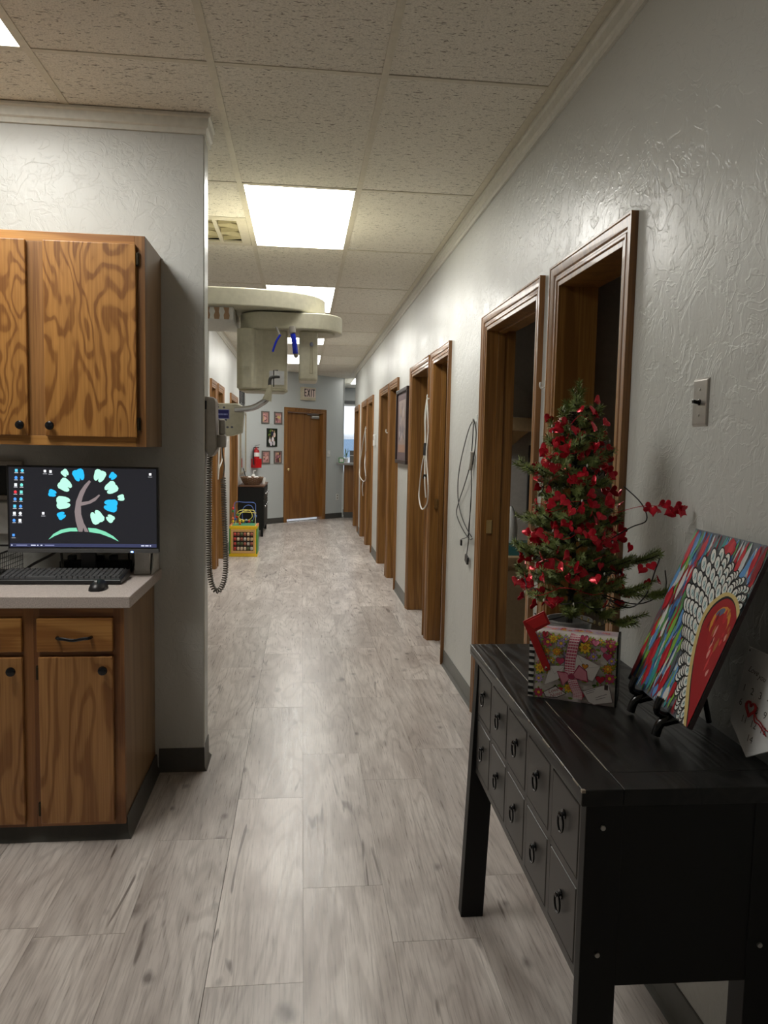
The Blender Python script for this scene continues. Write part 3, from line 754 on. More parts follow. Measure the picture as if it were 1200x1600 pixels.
# ------------------------------------------------------------------ black console table
TZ = 0.83
co = thing('console_table', 'black wooden console table with ten small drawers and ring pulls', 'console table', (0.490, 1.222, 0), -0.0225)
CL, CD = 0.979, 0.395
BW = M_['blackwood']; BP = M_['blackpaint']
top = MB().box(0.0, 0.075, 0.0, CL, TZ-0.030, TZ).build('top_board', BW, co, bevel=0.002)
MB().box(0.0755, CD, 0.0, 0.07, TZ-0.030, TZ).build('top_board', BW, co, bevel=0.0015)
MB().box(0.0755, CD, 0.0705, CL, TZ-0.030, TZ).build('top_board', BW, co, bevel=0.0015)
bz = 0.455
MB().box(0.03, CD-0.02, 0.03, CL-0.03, bz, TZ-0.031).build('carcass', BP, co)
MB().box(0.020, CD-0.010, 0.016, 0.030, bz, TZ-0.031).build('end_panel', BP, co, bevel=0.001)
MB().box(0.020, CD-0.010, CL-0.030, CL-0.016, bz, TZ-0.031).build('end_panel', BP, co, bevel=0.001)
def leg(x0, x1, y0, y1, dx, dy):
    mb = MB(); mb.loft([[(x0+dx,y0+dy,0),(x1+dx,y0+dy,0),(x1+dx,y1+dy,0),(x0+dx,y1+dy,0)], [(x0,y0,TZ-0.031),(x1,y0,TZ-0.031),(x1,y1,TZ-0.031),(x0,y1,TZ-0.031)]])
    mb.build('leg', BP, co, bevel=0.0015)
leg(0.014, 0.082, 0.014, 0.040, 0.0, 0.0)
leg(0.014, 0.082, CL-0.058, CL-0.014, -0.030, 0.0)
leg(CD-0.068, CD-0.006, 0.014, 0.066, 0.0, 0.0)
leg(CD-0.068, CD-0.006, CL-0.058, CL-0.014, 0.0, 0.0)
BF = M_['blackfront_lit']
fy0, fy1 = 0.040, CL-0.058
for p_, q_ in ((bz, bz+0.018), (TZ-0.050, TZ-0.031), (bz+0.166, bz+0.182)): MB().box(0.016, 0.029, fy0, fy1, p_, q_).build('face_rail', BF, co)
nd = 5; pitch = (fy1-fy0)/nd
for k in range(nd+1):
    y = fy0+k*pitch; MB().box(0.016, 0.029, max(y-0.009, fy0), min(y+0.009, fy1), bz+0.018, TZ-0.050).build('face_stile', BF, co)
for r_ in range(2):
    za, zb = (bz+0.018, bz+0.166) if r_ == 0 else (bz+0.182, TZ-0.050)
    for k in range(nd):
        ya, yb = fy0+k*pitch+0.009, fy0+(k+1)*pitch-0.009; g = 0.0025
        d = MB().box(0.015, 0.030, ya+g, yb-g, za+g, zb-g).build('drawer', BF, co, bevel=0.002)
        yc, zc = (ya+yb)/2, za+(zb-za)*0.60
        p = MB().lathe([(0.001,0.0155),(0.009,0.0155),(0.010,0.0125),(0.004,0.011),(0.004,0.006),(0.006,0.004),(0.001,0.002)], 10, (0, yc, zc), 'x').build('pull_post', M_['black_knob'], d, smooth=40)
        ring = [(0.0075, yc+0.0155*math.sin(q), zc-0.016+0.0185*math.cos(q)) for q in [2*PI*i/18 for i in range(18)]]
        MB().tube(ring, 0.0022, 6, True).build('ring', M_['black_knob'], d, smooth=60)
for (x, z) in ((0.045, 0.755), (0.045, 0.518), (CD-0.045, 0.525)):
    MB().lathe([(0.001,0.012),(0.0045,0.012),(0.0050,0.0155),(0.0022,0.0155),(0.0022,0.014),(0.001,0.014)][::-1], 12, (x, -0.002, z), 'y').build('bolt', M_['steel'], co)
wn = MB()
for y, l in ((0.02,0.03),(0.10,0.02),(0.19,0.045),(0.33,0.012),(0.46,0.05),(0.62,0.02),(0.75,0.03)):
    wn.box(-0.0006, 0.0012, y, y+l, TZ-0.0016, TZ+0.0003)
wn.box(-0.0008, 0.006, -0.0008, 0.006, TZ-0.005, TZ+0.0004)
for y, l in ((0.08,0.22),(0.36,0.10),(0.5,0.30),(0.84,0.10)): wn.box(0.0750, 0.0758, y, y+l, TZ-0.002, TZ+0.0002)
wn.build('worn_edge', M_['worn'], co, kind='stuff')

# ------------------------------------------------------------------ painted canvas on an easel
ca = -1.635; tl = 0.382
e1 = Vector((math.cos(ca), math.sin(ca), 0)); nn = Vector((e1.y, -e1.x, 0)); e2 = Vector((0,0,1))*math.cos(tl) - nn*math.sin(tl); e3 = e1.cross(e2)
PO = Vector((0.770, 1.672, 0.885)); CWD, CHT = 0.32, 0.385
cv = thing('painted_canvas', 'bright painting of a white feathered wing around a red heart on the small easel', 'painting', PO)
R3 = lambda u, v, w: tuple(e1*u + e2*v + e3*w)
mb = MB(); mb.add([R3(u,v,w) for w in (-0.009,0) for u,v in ((0,0),(CWD,0),(CWD,CHT),(0,CHT))], [(0,3,2,1),(4,5,6,7),(0,1,5,4),(1,2,6,5),(2,3,7,6),(3,0,4,7)])
mb.build('canvas', plain('canvas_edge', rgb(60,44,46), 0.7), cv)
pa = Print(); rp = random.Random(11)
pa.rect(0, 0, 1, 1, rgb(96,104,112))
pal = [rgb(176,28,40), rgb(140,20,34), rgb(196,40,52), rgb(70,120,180), rgb(96,150,205), rgb(50,90,150), rgb(130,180,70), rgb(90,150,90), rgb(60,150,150), rgb(214,214,210), rgb(196,204,206), rgb(90,96,104), rgb(110,80,90)]
def brush(cx, cy, w, l, col, lean=0.0):
    pts = []
    for k in range(9):
        q = k/8; pts.append((cx+lean*(q-0.5)*l+rp.uniform(-1,1)*w*0.08, cy+(q-0.5)*l))
    pa.stroke(pts, w, col, True)
for k in range(520):
    cx = rp.uniform(0.0, 1.0); cy = rp.uniform(0.0, 1.0)
    w = rp.uniform(0.02, 0.055); l = rp.uniform(0.08, 0.24)
    cx = min(max(cx, w/2+0.01), 1-w/2-0.01); cy = min(max(cy, l/2+0.005), 1-l/2-0.005)
    brush(cx, cy, w, l, rp.choice(pal), rp.uniform(-0.05, 0.12))
for cx, cy, w, l in ((0.06,0.55,0.08,0.16),(0.20,0.23,0.08,0.20),(0.37,0.24,0.07,0.22),(0.56,0.93,0.14,0.13),(0.05,0.86,0.06,0.24),(0.24,0.90,0.06,0.16),(0.24,0.10,0.06,0.16),(0.50,0.14,0.06,0.16),(0.90,0.90,0.05,0.18),(0.04,0.16,0.06,0.26)):
    brush(cx, cy, w, l, rgb(178,24,38)); brush(cx+w*0.15, cy, w*0.4, l*0.8, rgb(200,46,58))
for cx, cy, w, l, c in ((0.12,0.42,0.05,0.2,9),(0.3,0.40,0.05,0.24,6),(0.16,0.66,0.05,0.2,9),(0.3,0.56,0.04,0.2,7),(0.12,0.30,0.05,0.18,4),(0.42,0.34,0.04,0.24,6),(0.33,0.12,0.05,0.2,8),(0.6,0.07,0.06,0.10,9),(0.45,0.05,0.05,0.08,4)):
    brush(cx, cy, w, l, pal[c])
outer = [(0.844,0.0),(0.72,0.11),(0.618,0.211),(0.529,0.362),(0.43,0.46),(0.368,0.524),(0.29,0.62),(0.252,0.705),(0.262,0.76),(0.282,0.81),(0.406,0.905),(0.50,0.91),(0.599,0.885),(0.727,0.827),(0.83,0.805),(0.915,0.785),(0.985,0.735)]
inner = [(0.949,0.0),(0.84,0.12),(0.744,0.245),(0.658,0.384),(0.621,0.479),(0.612,0.55),(0.621,0.603),(0.67,0.659),(0.748,0.706),(0.83,0.712),(0.893,0.70),(0.955,0.67),(0.998,0.632)]
def resample(pl, n):
    P = smooth_path([(x,y,0) for x,y in pl], 6); L = [0]
    for i in range(1, len(P)): L.append(L[-1]+(P[i]-P[i-1]).length)
    out = []; j = 0
    for k in range(n):
        t_ = L[-1]*k/(n-1)
        while j < len(L)-2 and L[j+1] < t_: j += 1
        f_ = (t_-L[j])/max(L[j+1]-L[j], 1e-9); out.append(P[j].lerp(P[j+1], min(f_,1)))
    return out
NO = 38
oc, icv = resample(outer, NO), resample(inner, NO)
BK, WH, PB = rgb(16,18,22), rgb(226,228,222), rgb(176,204,206)
pa.poly([(min(max(p.x,0.003),0.997), max(p.y,0.003)) for p in oc] + [(min(p.x,0.997), max(p.y,0.003)) for p in icv[::-1]], rgb(60,70,74))
for row in range(4, -1, -1):
    q = (row+0.5)/5
    for k in range(NO):
        if (k + row) % 2: continue
        p = icv[k].lerp(oc[k], q); wid = (oc[k]-icv[k]).length/5*0.80
        d = (icv[k]-oc[k]); a = math.atan2(d.y, d.x)+PI/2
        rx, ry = 0.031, max(wid*1.0, 0.017)
        cx, cy = min(max(p.x, 0.04), 0.965), min(max(p.y, 0.03), 0.97)
        pa.ell(cx, cy, rx*1.12, ry*1.15, BK, a, 12); pa.ell(cx, cy, rx*0.86, ry*0.92, WH, a, 12)
        pa.ell(cx+0.003, cy-0.004, rx*0.40, ry*0.50, PB, a, 8)
        pa.stroke([(cx-0.004,cy-ry*0.3),(cx+0.006,cy),(cx-0.002,cy+ry*0.35)], 0.005, BK)
gin = [(0.985,0.0),(0.90,0.11),(0.809,0.217),(0.72,0.35),(0.665,0.47),(0.65,0.54),(0.676,0.614),(0.72,0.658),(0.775,0.688),(0.83,0.692),(0.883,0.680),(0.94,0.650),(0.997,0.60)]
gi = resample(gin, 40); go = resample([(x+0.004,y) for x,y in inner], 40)
pa.poly([(min(p.x,0.997),max(p.y,0.003)) for p in go]+[(0.997,0.003)], rgb(206,184,120))
pa.poly([(min(p.x,0.997),max(p.y,0.003)) for p in gi]+[(0.997,0.003)], BK)
gi2 = [Vector((p.x+0.012, p.y-0.012 if p.y > 0.3 else p.y, 0)) for p in gi]
pa.poly([(min(p.x,0.997),max(p.y,0.004)) for p in gi2]+[(0.997,0.004)], rgb(158,22,30))
pa.ell(0.84, 0.55, 0.10, 0.09, rgb(206,140,52), 0.2); pa.ell(0.855, 0.505, 0.085, 0.10, rgb(166,30,34)); pa.ell(0.80, 0.60, 0.045, 0.02, rgb(90,100,130), 0.5)
for k in range(46):
    x = rp.uniform(0.70, 0.98); y = rp.uniform(0.04, 0.62)
    if x < 0.72+(0.55-y)*0.50+0.03 and y < 0.5: continue
    if x-0.02 < 0.98-y*0.72+0.05 and y < 0.45: continue
    brush(x, y, rp.uniform(0.012,0.03), rp.uniform(0.03,0.08), rp.choice([rgb(190,36,44), rgb(120,14,24), rgb(206,60,60), rgb(214,150,140), rgb(170,100,50)]))
pa.build('painted_picture', M_['paint'], cv, (0,0,0), e1*CWD, e2*CHT, step=3e-6)
ez = thing('display_easel', 'small black plate easel holding the painting', 'easel', (PO.x, PO.y, TZ))
O2 = Vector((0,0,PO.z-TZ))
def E3(u, v, w): return O2 + e1*u + e2*v + e3*w
for u in (0.085, 0.225):
    A = E3(u, 0.20, -0.024); B = E3(u, -0.004, -0.024); Cc = E3(u, -0.009, 0.020); D = E3(u, 0.022, 0.026)
    foot = Vector((B.x-0.045, B.y, 0.006))
    MB().tube([A, B], 0.007, 8).tube(smooth_path([B, Cc, D], 6), 0.0075, 8).tube(smooth_path([B, (B+foot)/2+Vector((-0.012,0,0.008)), foot], 6), [0.012]*6+[0.0095]*7, 8).build('easel_leg', M_['black_knob'], ez, smooth=60)
ub = E3(0.155, 0.15, -0.026); MB().tube([ub, Vector((ub.x+0.045, ub.y, 0.006))], 0.006, 8).build('rear_leg', M_['black_knob'], ez, smooth=60)
MB().tube([E3(0.085,0.10,-0.026), E3(0.225,0.10,-0.026)], 0.006, 8).tube([E3(0.155,0.10,-0.026), E3(0.155,0.155,-0.026)], 0.006, 8).build('cross_bar', M_['black_knob'], ez, smooth=60)

# ------------------------------------------------------------------ valentine countdown plaque
PP = Vector((0.861, 1.336, TZ+0.002)); f1 = Vector((0,-1,0)); f2 = Vector((math.sin(0.2), 0, math.cos(0.2)))
pq = thing('countdown_plaque', 'white five-sided plaque with numbers one to fourteen leaning on the wall', 'plaque', PP)
f3 = f1.cross(f2)
shape = [(0,0),(0.075,0.047),(0.075,0.203),(-0.075,0.203),(-0.075,0.047)]
MB().add([tuple(f1*u+f2*v) for u,v in shape]+[tuple(f1*u+f2*v-f3*0.004) for u,v in shape], [(0,1,2,3,4),(9,8,7,6,5)]+[(i,(i+1)%5,5+(i+1)%5,5+i) for i in range(5)]).build('board', plain('plaque_white', (0.72,0.72,0.72,1), 0.22), pq, bevel=0.0008)
pt = Print(); DG = rgb(58,50,52)
for i, n in enumerate(('1','2','3','4','5')): pt.text(n, -0.056+i*0.0265, 0.122, 0.020, DG)
for i, n in ((0,'6'),(2,'8'),(3,'9'),(4,'10')): pt.text(n, -0.056+i*0.0265, 0.0925, 0.020, DG)
for i, n in enumerate(('11','12','13')): pt.text(n, -0.033+i*0.031, 0.0645, 0.020, DG)
pt.text('14', -0.0022, 0.036, 0.020, DG)
ph = Print(); ph.text('Love', -0.042, 0.161, 0.017, DG, -0.05, 0.4); ph.text('you', -0.012, 0.156, 0.016, DG, -0.05, 0.4)
ph.build('printed_heading', M_['print'], pq, (0,0,0), f1, f2)
for sx in (-1, 1): Print().ell(sx*0.0685, 0.1965, 0.0022, 0.0022, DG).build('corner_dot', M_['print'], pq, (0,0,0), f1, f2)
pt.build('printed_numbers', M_['print'], pq, (0,0,0), f1, f2)
hp = []
for k in range(24):
    q = 2*PI*k/24; x = 16*math.sin(q)**3/32*0.030; y = (13*math.cos(q)-5*math.cos(2*q)-2*math.cos(3*q)-math.cos(4*q))/32*0.030
    hp.append(tuple(f1*(-0.017+x)+f2*(0.092+y)+f3*0.004))
mh = MB().tube(hp, 0.0028, 7, True)
mh.tube(smooth_path([tuple(f1*a+f2*b+f3*0.004) for a,b in ((-0.003,0.088),(0.008,0.080),(0.02,0.078),(0.04,0.070),(0.06,0.074))], 5), 0.0012, 6)
mh.tube(smooth_path([tuple(f1*a+f2*b+f3*0.004) for a,b in ((-0.003,0.088),(0.004,0.074),(0.02,0.072),(0.045,0.060))], 5), 0.0012, 6)
mh.build('heart_marker', M_['red'], pq, smooth=60, label='red heart outline on a cord')

# ------------------------------------------------------------------ valentine mailbox tin
mx = thing('mailbox_tin', 'flower-printed valentine mailbox tin with a red flag', 'mailbox tin', (0.5565, 1.7165, TZ), math.atan2(-0.084, 0.167))
MWD, MHT, MDP = 0.187, 0.160, 0.085
arch = [(0,0)]
for k in range(9):
    q = PI/2*k/8; arch.append((0.020-0.020*math.cos(q), MHT-0.020+0.020*math.sin(q)))
arch += [(MDP-y, z) for y, z in arch[::-1]]
MB().prism(arch, 0.0, MWD, 'x').build('tin_body', plain('tin_white', rgb(214,206,200), 0.3), mx, smooth=35)
rim = [(y*1.0, z) for y, z in arch]
MB().prism([(p[0]*1.04-0.0017, p[1]*1.012) for p in rim], MWD-0.0015, MWD+0.003, 'x').build('end_rim', M_['black_plastic'], mx)
mb = MB().prism([(p[0]*1.03-0.0015, p[1]*1.008) for p in rim], -0.013, -0.0005, 'x'); mb.build('end_lid', plain('lid_white', (0.72,0.71,0.69,1), 0.4), mx, smooth=35)
ps = Print()
for k in range(11): ps.rect(0, 0.004+k*0.0145, 0.0125, 0.0112+k*0.0145, rgb(14,14,14))
ps.build('lid_stripes', M_['print'], mx, (-0.013, -0.0022, 0), (1,0,0), (0,0,1))
pf = Print(); rf = random.Random(5)
def MP(x, y):
    yt = 275+(x-220)*0.09; yb = 885+(x-205)*0.116
    return ((x-205)/790*MWD, (1-(y-yt)/(yb-yt))*MHT)
sx_ = MWD/790
PINK, MAG, YEL, ORG, PUR, LGR, DGR, REDC, WHT, OUT = rgb(214,120,150), rgb(186,60,96), rgb(228,186,50), rgb(214,140,40), rgb(168,146,190), rgb(140,166,60), rgb(70,104,44), rgb(178,34,52), rgb(214,208,204), rgb(52,30,36)
pf.rect(0.0005, 0.001, MWD-0.0005, MHT-0.003, rgb(196,180,186))
for k in range(60):
    x, y = rf.uniform(225, 985), rf.uniform(300, 900); u, v = MP(x, y)
    if 0.006 < u < MWD-0.006 and 0.006 < v < MHT-0.012: pf.ell(u, v, 0.0055, 0.0028, rf.choice([LGR, DGR, LGR]), rf.uniform(0, PI), 8)
pf_extra = [(rf.uniform(230,975), rf.uniform(290,880), rf.uniform(24,40)) for _ in range(34)] + [(240+k*66, 296+k*6, 34) for k in range(12)]
def flower(x, y, r, pet, ctr, n=8):
    u, v = MP(x, y); r *= sx_
    u = min(max(u, r+0.001), MWD-r-0.001); v = min(max(v, r+0.002), MHT-0.004-r)
    for k in range(5): q = 2*PI*k/5+0.4; pf.ell(u+r*1.0*math.cos(q)*0.9, v+r*0.9*math.sin(q), r*0.34, r*0.2, LGR, q, 8)
    for k in range(n):
        q = 2*PI*k/n; pf.ell(u+r*0.58*math.cos(q), v+r*0.58*math.sin(q), r*0.42, r*0.27, OUT, q, 8)
    for k in range(n):
        q = 2*PI*k/n; pf.ell(u+r*0.58*math.cos(q), v+r*0.58*math.sin(q), r*0.36, r*0.22, pet, q, 8)
    pf.ell(u, v, r*0.36, r*0.36, OUT); pf.ell(u, v, r*0.30, r*0.30, ctr)
for x, y, r in pf_extra: flower(x, y, r, rf.choice([PINK, MAG, PUR, YEL, ORG]), rf.choice([YEL, WHT]), 6)
for x, y, r, p_, c_ in ((330,372,58,MAG,YEL),(940,385,58,MAG,YEL),(965,712,56,MAG,YEL),(692,425,64,YEL,ORG),(420,462,46,ORG,YEL),(258,612,56,YEL,ORG),(915,620,50,ORG,YEL),(550,800,50,YEL,ORG),(460,385,52,PUR,YEL),(775,505,44,PUR,YEL),(232,705,46,PUR,YEL),(980,550,44,PUR,YEL),(385,312,44,YEL,ORG),(250,850,50,MAG,YEL),(820,860,40,YEL,ORG),(330,560,40,PUR,YEL)): flower(x, y, r, p_, c_)
for x, y, w, c_ in ((460,552,84,MAG),(905,510,84,MAG),(680,352,76,MAG),(848,722,86,REDC),(300,310,60,REDC),(690,860,70,REDC),(790,385,70,PINK),(870,445,70,PINK)):
    u, v = MP(x, y); pf.heart(u, v, w*sx_*1.1, OUT); pf.heart(u, v, w*sx_*0.98, c_)
def env(pts, flap=True):
    pf.poly([MP(*p) for p in pts], rgb(120,104,104))
    c = (sum(p[0] for p in pts)/4, sum(p[1] for p in pts)/4); q = [(c[0]+(p[0]-c[0])*0.96, c[1]+(p[1]-c[1])*0.96) for p in pts]
    pf.poly([MP(*p) for p in q], WHT)
    if flap: pf.stroke([MP(*q[0]), MP(*c), MP(*q[1])], 0.0006, rgb(120,110,110))
env([(620,480),(850,595),(780,740),(560,640)]); env([(360,590),(510,590),(450,720),(310,770)])
pf.heart(*MP(700,600), 0.016, OUT); pf.heart(*MP(700,600), 0.013, ORG)
GIN, GIN2 = rgb(206,130,146), rgb(232,214,214)
def ribbon(path, w):
    P = [MP(*p) for p in path]; P = [(p.x, p.y) for p in smooth_path([(a,b,0) for a,b in P], 4)]
    pf.stroke(P, w, rgb(150,50,76)); pf.stroke(P, w*0.94, GIN)
    for f_ in (-0.35, -0.12, 0.12, 0.35): pf.stroke([(a+w*f_, b) for a, b in P], w*0.10, rgb(178,60,90))
    L = 0
    for i in range(1, len(P)):
        a, b = P[i-1], P[i]; pf.stroke([((a[0]+b[0])/2-w*0.46, (a[1]+b[1])/2), ((a[0]+b[0])/2+w*0.46, (a[1]+b[1])/2)], w*0.09, GIN2)
ribbon([(598,318),(580,400),(560,520),(555,620),(570,690)], 0.024)
ribbon([(580,720),(610,790),(640,850),(640,900)], 0.022)
pf.poly([MP(*p) for p in ((570,690),(520,650),(430,640),(460,710),(490,780),(550,720))], rgb(150,50,76)); pf.poly([MP(*p) for p in ((565,690),(520,660),(440,650),(470,710),(495,768),(548,715))], GIN)
pf.poly([MP(*p) for p in ((575,690),(640,580),(720,640),(735,745),(640,720))], rgb(150,50,76)); pf.poly([MP(*p) for p in ((582,690),(645,595),(712,645),(724,732),(640,712))], GIN)
pf.ell(*MP(572,692), 0.008, 0.007, rgb(160,56,84))
pf.poly([MP(*p) for p in ((300,835),(425,775),(535,850),(440,890),(330,885))], OUT); pf.poly([MP(*p) for p in ((310,837),(425,785),(522,850),(440,882),(335,878))], WHT)
u, v = MP(400, 822); pf.text('Love', u, v, 0.013, rgb(150,30,50), 0.42, 0.4); u, v = MP(428, 858); pf.text('Notes', u, v, 0.012, rgb(150,30,50), 0.42, 0.4); pf.heart(*MP(478,808), 0.010, REDC)
pf.poly([MP(*p) for p in ((680,825),(930,750),(980,930),(800,955),(740,930))], rgb(120,104,104)); pf.poly([MP(*p) for p in ((690,828),(925,758),(970,926),(800,948),(748,925))], WHT)
pf.rect(*MP(890,812), *MP(925,768), rgb(70,50,48))
for a, b in (((715,836),(805,806)),((720,852),(795,828)),((810,886),(915,852)),((815,905),(905,880))): pf.stroke([MP(*a), MP(*b)], 0.0012, rgb(100,90,100))
pf.build('flower_print', M_['print'], mx, (0,0,0), (1,0,0), (0,0,1), step=4e-6, base=1e-4,
         warp=lambda u, v, h: Vector((u, -h + (0 if v < MHT-0.020 else 0.020-0.020*math.sqrt(max(0.0, 1-min(1.0,(v-MHT+0.020)/0.020)**2))), v)))
pf2 = Print()
pf2.rect(0.0005, 0, MWD-0.0005, MDP-0.04, rgb(196,180,186))
for k in range(26):
    u, v, r = rf.uniform(0.012, MWD-0.012), rf.uniform(0.011, MDP-0.051), rf.uniform(0.006, 0.010); pc_ = rf.choice([PINK, MAG, PUR, YEL, LGR])
    for q in range(6): pf2.ell(u+r*0.55*math.cos(q*PI/3), v+r*0.55*math.sin(q*PI/3), r*0.42, r*0.28, pc_, q*PI/3, 8)
    pf2.ell(u, v, r*0.3, r*0.3, YEL)
pf2.build('top_print', M_['print'], mx, (0, 0.020, MHT), (1,0,0), (0,1,0), step=4e-6, base=1e-4)
# flag: pivot near (0.03, .063), leaning left
fg = [MP(325,645), MP(290,610), MP(75,185), MP(285,85), MP(350,205), MP(205,280), MP(360,590), MP(365,630)]
flg = MB().prism(fg, -0.0065, -0.0035, 'y').build('flag', M_['red'], mx, bevel=0.0008)
MB().lathe([(0.001,-0.009),(0.003,-0.0085),(0.0035,-0.0065),(0.002,0.0)], 10, (MP(325,608)[0], 0, MP(325,608)[1]), 'y').build('rivet', M_['chrome'], flg, smooth=40)
fi = [MP(105,190), MP(280,108), MP(325,195), MP(195,255)]
MB().prism(fi, -0.0078, -0.0064, 'y').build('flag_panel', plain('flag_red', rgb(196,30,34), 0.35), flg, bevel=0.0006)

# ------------------------------------------------------------------ tabletop tree in a metal bucket
TX, TY = 0.715, 1.925
bk = thing('metal_bucket', 'grey galvanised bucket holding the small tree', 'bucket', (TX, TY, TZ))
MB().lathe([(0.044,0.0),(0.046,0.004),(0.058,0.134),(0.0605,0.136),(0.0605,0.141),(0.057,0.141),(0.054,0.130),(0.044,0.012),(0.001,0.010)], 28).build('pail', plain('galvanised', (0.42,0.43,0.44,1), 0.42, 0.7), bk, smooth=40)
MB().lathe([(0.001,0.10),(0.0545,0.10),(0.0545,0.112),(0.02,0.118),(0.001,0.12)], 18).build('soil', plain('moss', (0.02,0.02,0.015,1), 0.9), bk)
tr = thing('artificial_tree', 'small green artificial spruce tree in the metal bucket', 'tree', (TX, TY, TZ))
bark = plain('stem_dark', (0.018,0.014,0.009,1), 0.7)
t = NT('spruce_needles'); oi = t.n('ShaderNodeObjectInfo'); nz = t.noise(t.coord(), 90, 2)
c = t.mix(nz, rgb(74,92,42), rgb(156,170,96)); t.base(c); M_['needle'] = t.set(0.55)
rt_ = random.Random(21)
MB().tube([(0,0,0.115),(0.004,0,0.3),(-0.004,0.004,0.5),(0,0,0.735)], [0.009,0.008,0.006,0.003], 8).build('trunk', bark, tr)
XMAX = 0.928-TX
def clampx(p): return Vector((min(p.x, XMAX), p.y, max(p.z, 0.15)))
def twig(stem, mbn, ln=0.019, step=0.0026, start=0.0):
    """needles all around a polyline"""
    P = [Vector(p) for p in stem]; L = [0]
    for i in range(1, len(P)): L.append(L[-1]+(P[i]-P[i-1]).length)
    d = L[-1]*start; k = 0
    while d < L[-1]:
        i = 1
        while i < len(L)-1 and L[i] < d: i += 1
        f_ = (d-L[i-1])/max(L[i]-L[i-1], 1e-6); c0 = P[i-1].lerp(P[i], f_); tg = (P[i]-P[i-1]).normalized()
        a = tg.orthogonal().normalized(); b = tg.cross(a)
        for q in range(5):
            an = k*0.9+q*2*PI/5+rt_.uniform(-.3,.3); rad = a*math.cos(an)+b*math.sin(an)
            fwd = rt_.uniform(0.45, 0.95); dr = (tg*fwd+rad).normalized(); l = ln*rt_.uniform(0.7, 1.1)
            sd = tg.cross(rad).normalized()*0.0011; tip = clampx(c0+dr*l); m_ = clampx(c0+dr*l*0.6)
            mbn.add([c0-sd*0.6, c0+sd*0.6, m_+sd, tip, m_-sd], [(0,1,2,3,4)])
        d += step; k += 1
def tree_branch(z, ang, L, rise, side=True, droop=0.0):
    d = Vector((math.cos(ang), math.sin(ang), 0)); sd = Vector((-d.y, d.x, 0))
    pts = [clampx(Vector((0,0,z))+d*(L*q)+Vector((0,0,rise*q*L+droop*q*q*L+0.01*math.sin(q*7)))) for q in (0, .25, .5, .75, 1.0)]
    pts = smooth_path(pts, 4)
    br = MB().tube(pts, [0.0032-0.0018*i/(len(pts)-1) for i in range(len(pts))], 5)
    nd_ = MB(); twig(pts, nd_, start=0.22)
    if side:
        for q, s in ((0.22, 1), (0.32, -1), (0.45, 1), (0.55, -1), (0.72, 1), (0.8, -1)):
            p0 = pts[int(q*(len(pts)-1))]; l = L*rt_.uniform(0.28, 0.42)
            e = [p0, clampx(p0+(d*0.75+sd*s*0.6+Vector((0,0,0.25)))*l*0.5), clampx(p0+(d*0.8+sd*s*0.55+Vector((0,0,0.35)))*l)]
            br.tube(e, 0.0016, 4); twig(e, nd_, ln=0.017)
    b = br.build('branch', bark, tr)
    nd_.build('needles', M_['needle'], b, kind='stuff', recalc=False)
z = 0.20; k = 0
while z < 0.70:
    f_ = (z-0.20)/0.50
    R_ = 0.104*(1-f_)**0.6+0.040
    tree_branch(z, k*2.39996+0.3, R_*rt_.uniform(0.8, 1.1), rt_.uniform(0.15, 0.5)); z += 0.0092; k += 1
for ang, zz, L, rise in ((PI, 0.50, 0.150, 0.35), (3.3, 0.40, 0.14, 0.05), (3.05, 0.30, 0.155, 0.25), (3.6, 0.20, 0.13, 0.1), (4.4, 0.17, 0.10, 0.1), (5.0, 0.19, 0.10, 0.0), (4.7, 0.23, 0.11, 0.2), (4.1, 0.26, 0.12, 0.2)): tree_branch(zz, ang, L, rise)
tree_branch(0.215, -0.82, 0.285, 0.12, True); tree_branch(0.26, -0.62, 0.215, 0.35, True); tree_branch(0.18, -1.0, 0.20, -0.1, True)
tree_branch(0.66, 1.2, 0.05, 1.2, False)
for dx, dy in ((0.0,0.0),(0.014,0.006),(-0.016,0.004)):
    e = [(0,0,0.70),(dx*0.5,dy*0.5,0.725),(dx,dy,0.745+0.022*(dx==0))]
    b = MB().tube(e, 0.0015, 5).build('branch', bark, tr); n_m = MB(); twig(e, n_m, ln=0.018, step=0.0022); n_m.build('needles', M_['needle'], b, kind='stuff', recalc=False)
# pine cone under the tip
mc = MB()
for i in range(6):
    for q in range(7):
        a = q*2*PI/7+i*0.45; r_ = 0.013*math.sin(PI*(i+1)/7.5); mc.ball((r_*math.cos(a)-0.02, r_*math.sin(a)-0.02, 0.655+i*0.006), (0.0045,0.0045,0.0022), 6, 4)
mc.ball((-0.02,-0.02,0.67), (0.007,0.007,0.018)); mc.build('pine_cone', plain('cone_brown', rgb(60,42,30), 0.7), tr, kind='stuff')

# heart garland
gl = thing('heart_garland', 'shiny red foil heart garland wound around the small tree', 'garland', (TX, TY, TZ))
hm = MB(); hv = []
for k in range(20):
    q = 2*PI*k/20; hv.append((16*math.sin(q)**3/32*0.031, (13*math.cos(q)-5*math.cos(2*q)-2*math.cos(3*q)-math.cos(4*q))/32*0.031))
hm.add([(x, -0.0025 if abs(x) < 0.003 else 0.0, y) for x, y in hv] + [(0,-0.0035,0.001)] + [(x, 0.0008, y) for x, y in hv],
       [(i, (i+1)%20, 20) for i in range(20)] + [tuple(range(21,41))[::-1]] + [(i, (i+1)%20, 21+(i+1)%20, 21+i) for i in range(20)])
hme = hm.mesh('heart', smooth=50)
t = NT('red_foil'); t.base(t.ramp(t.noise(t.coord(), 60, 2), [(0.3, rgb(172,14,34)), (0.7, rgb(216,34,56))])); M_['foil'] = t.set(0.22, 0.35)
hme.materials.append(M_['foil'])
rg = random.Random(9)
wire = []
def radius_at(z):
    f_ = min(max((z-0.20)/0.52, 0), 1); return 0.102*(1-f_)**0.6+0.036
N_T = 7.0
gp = []
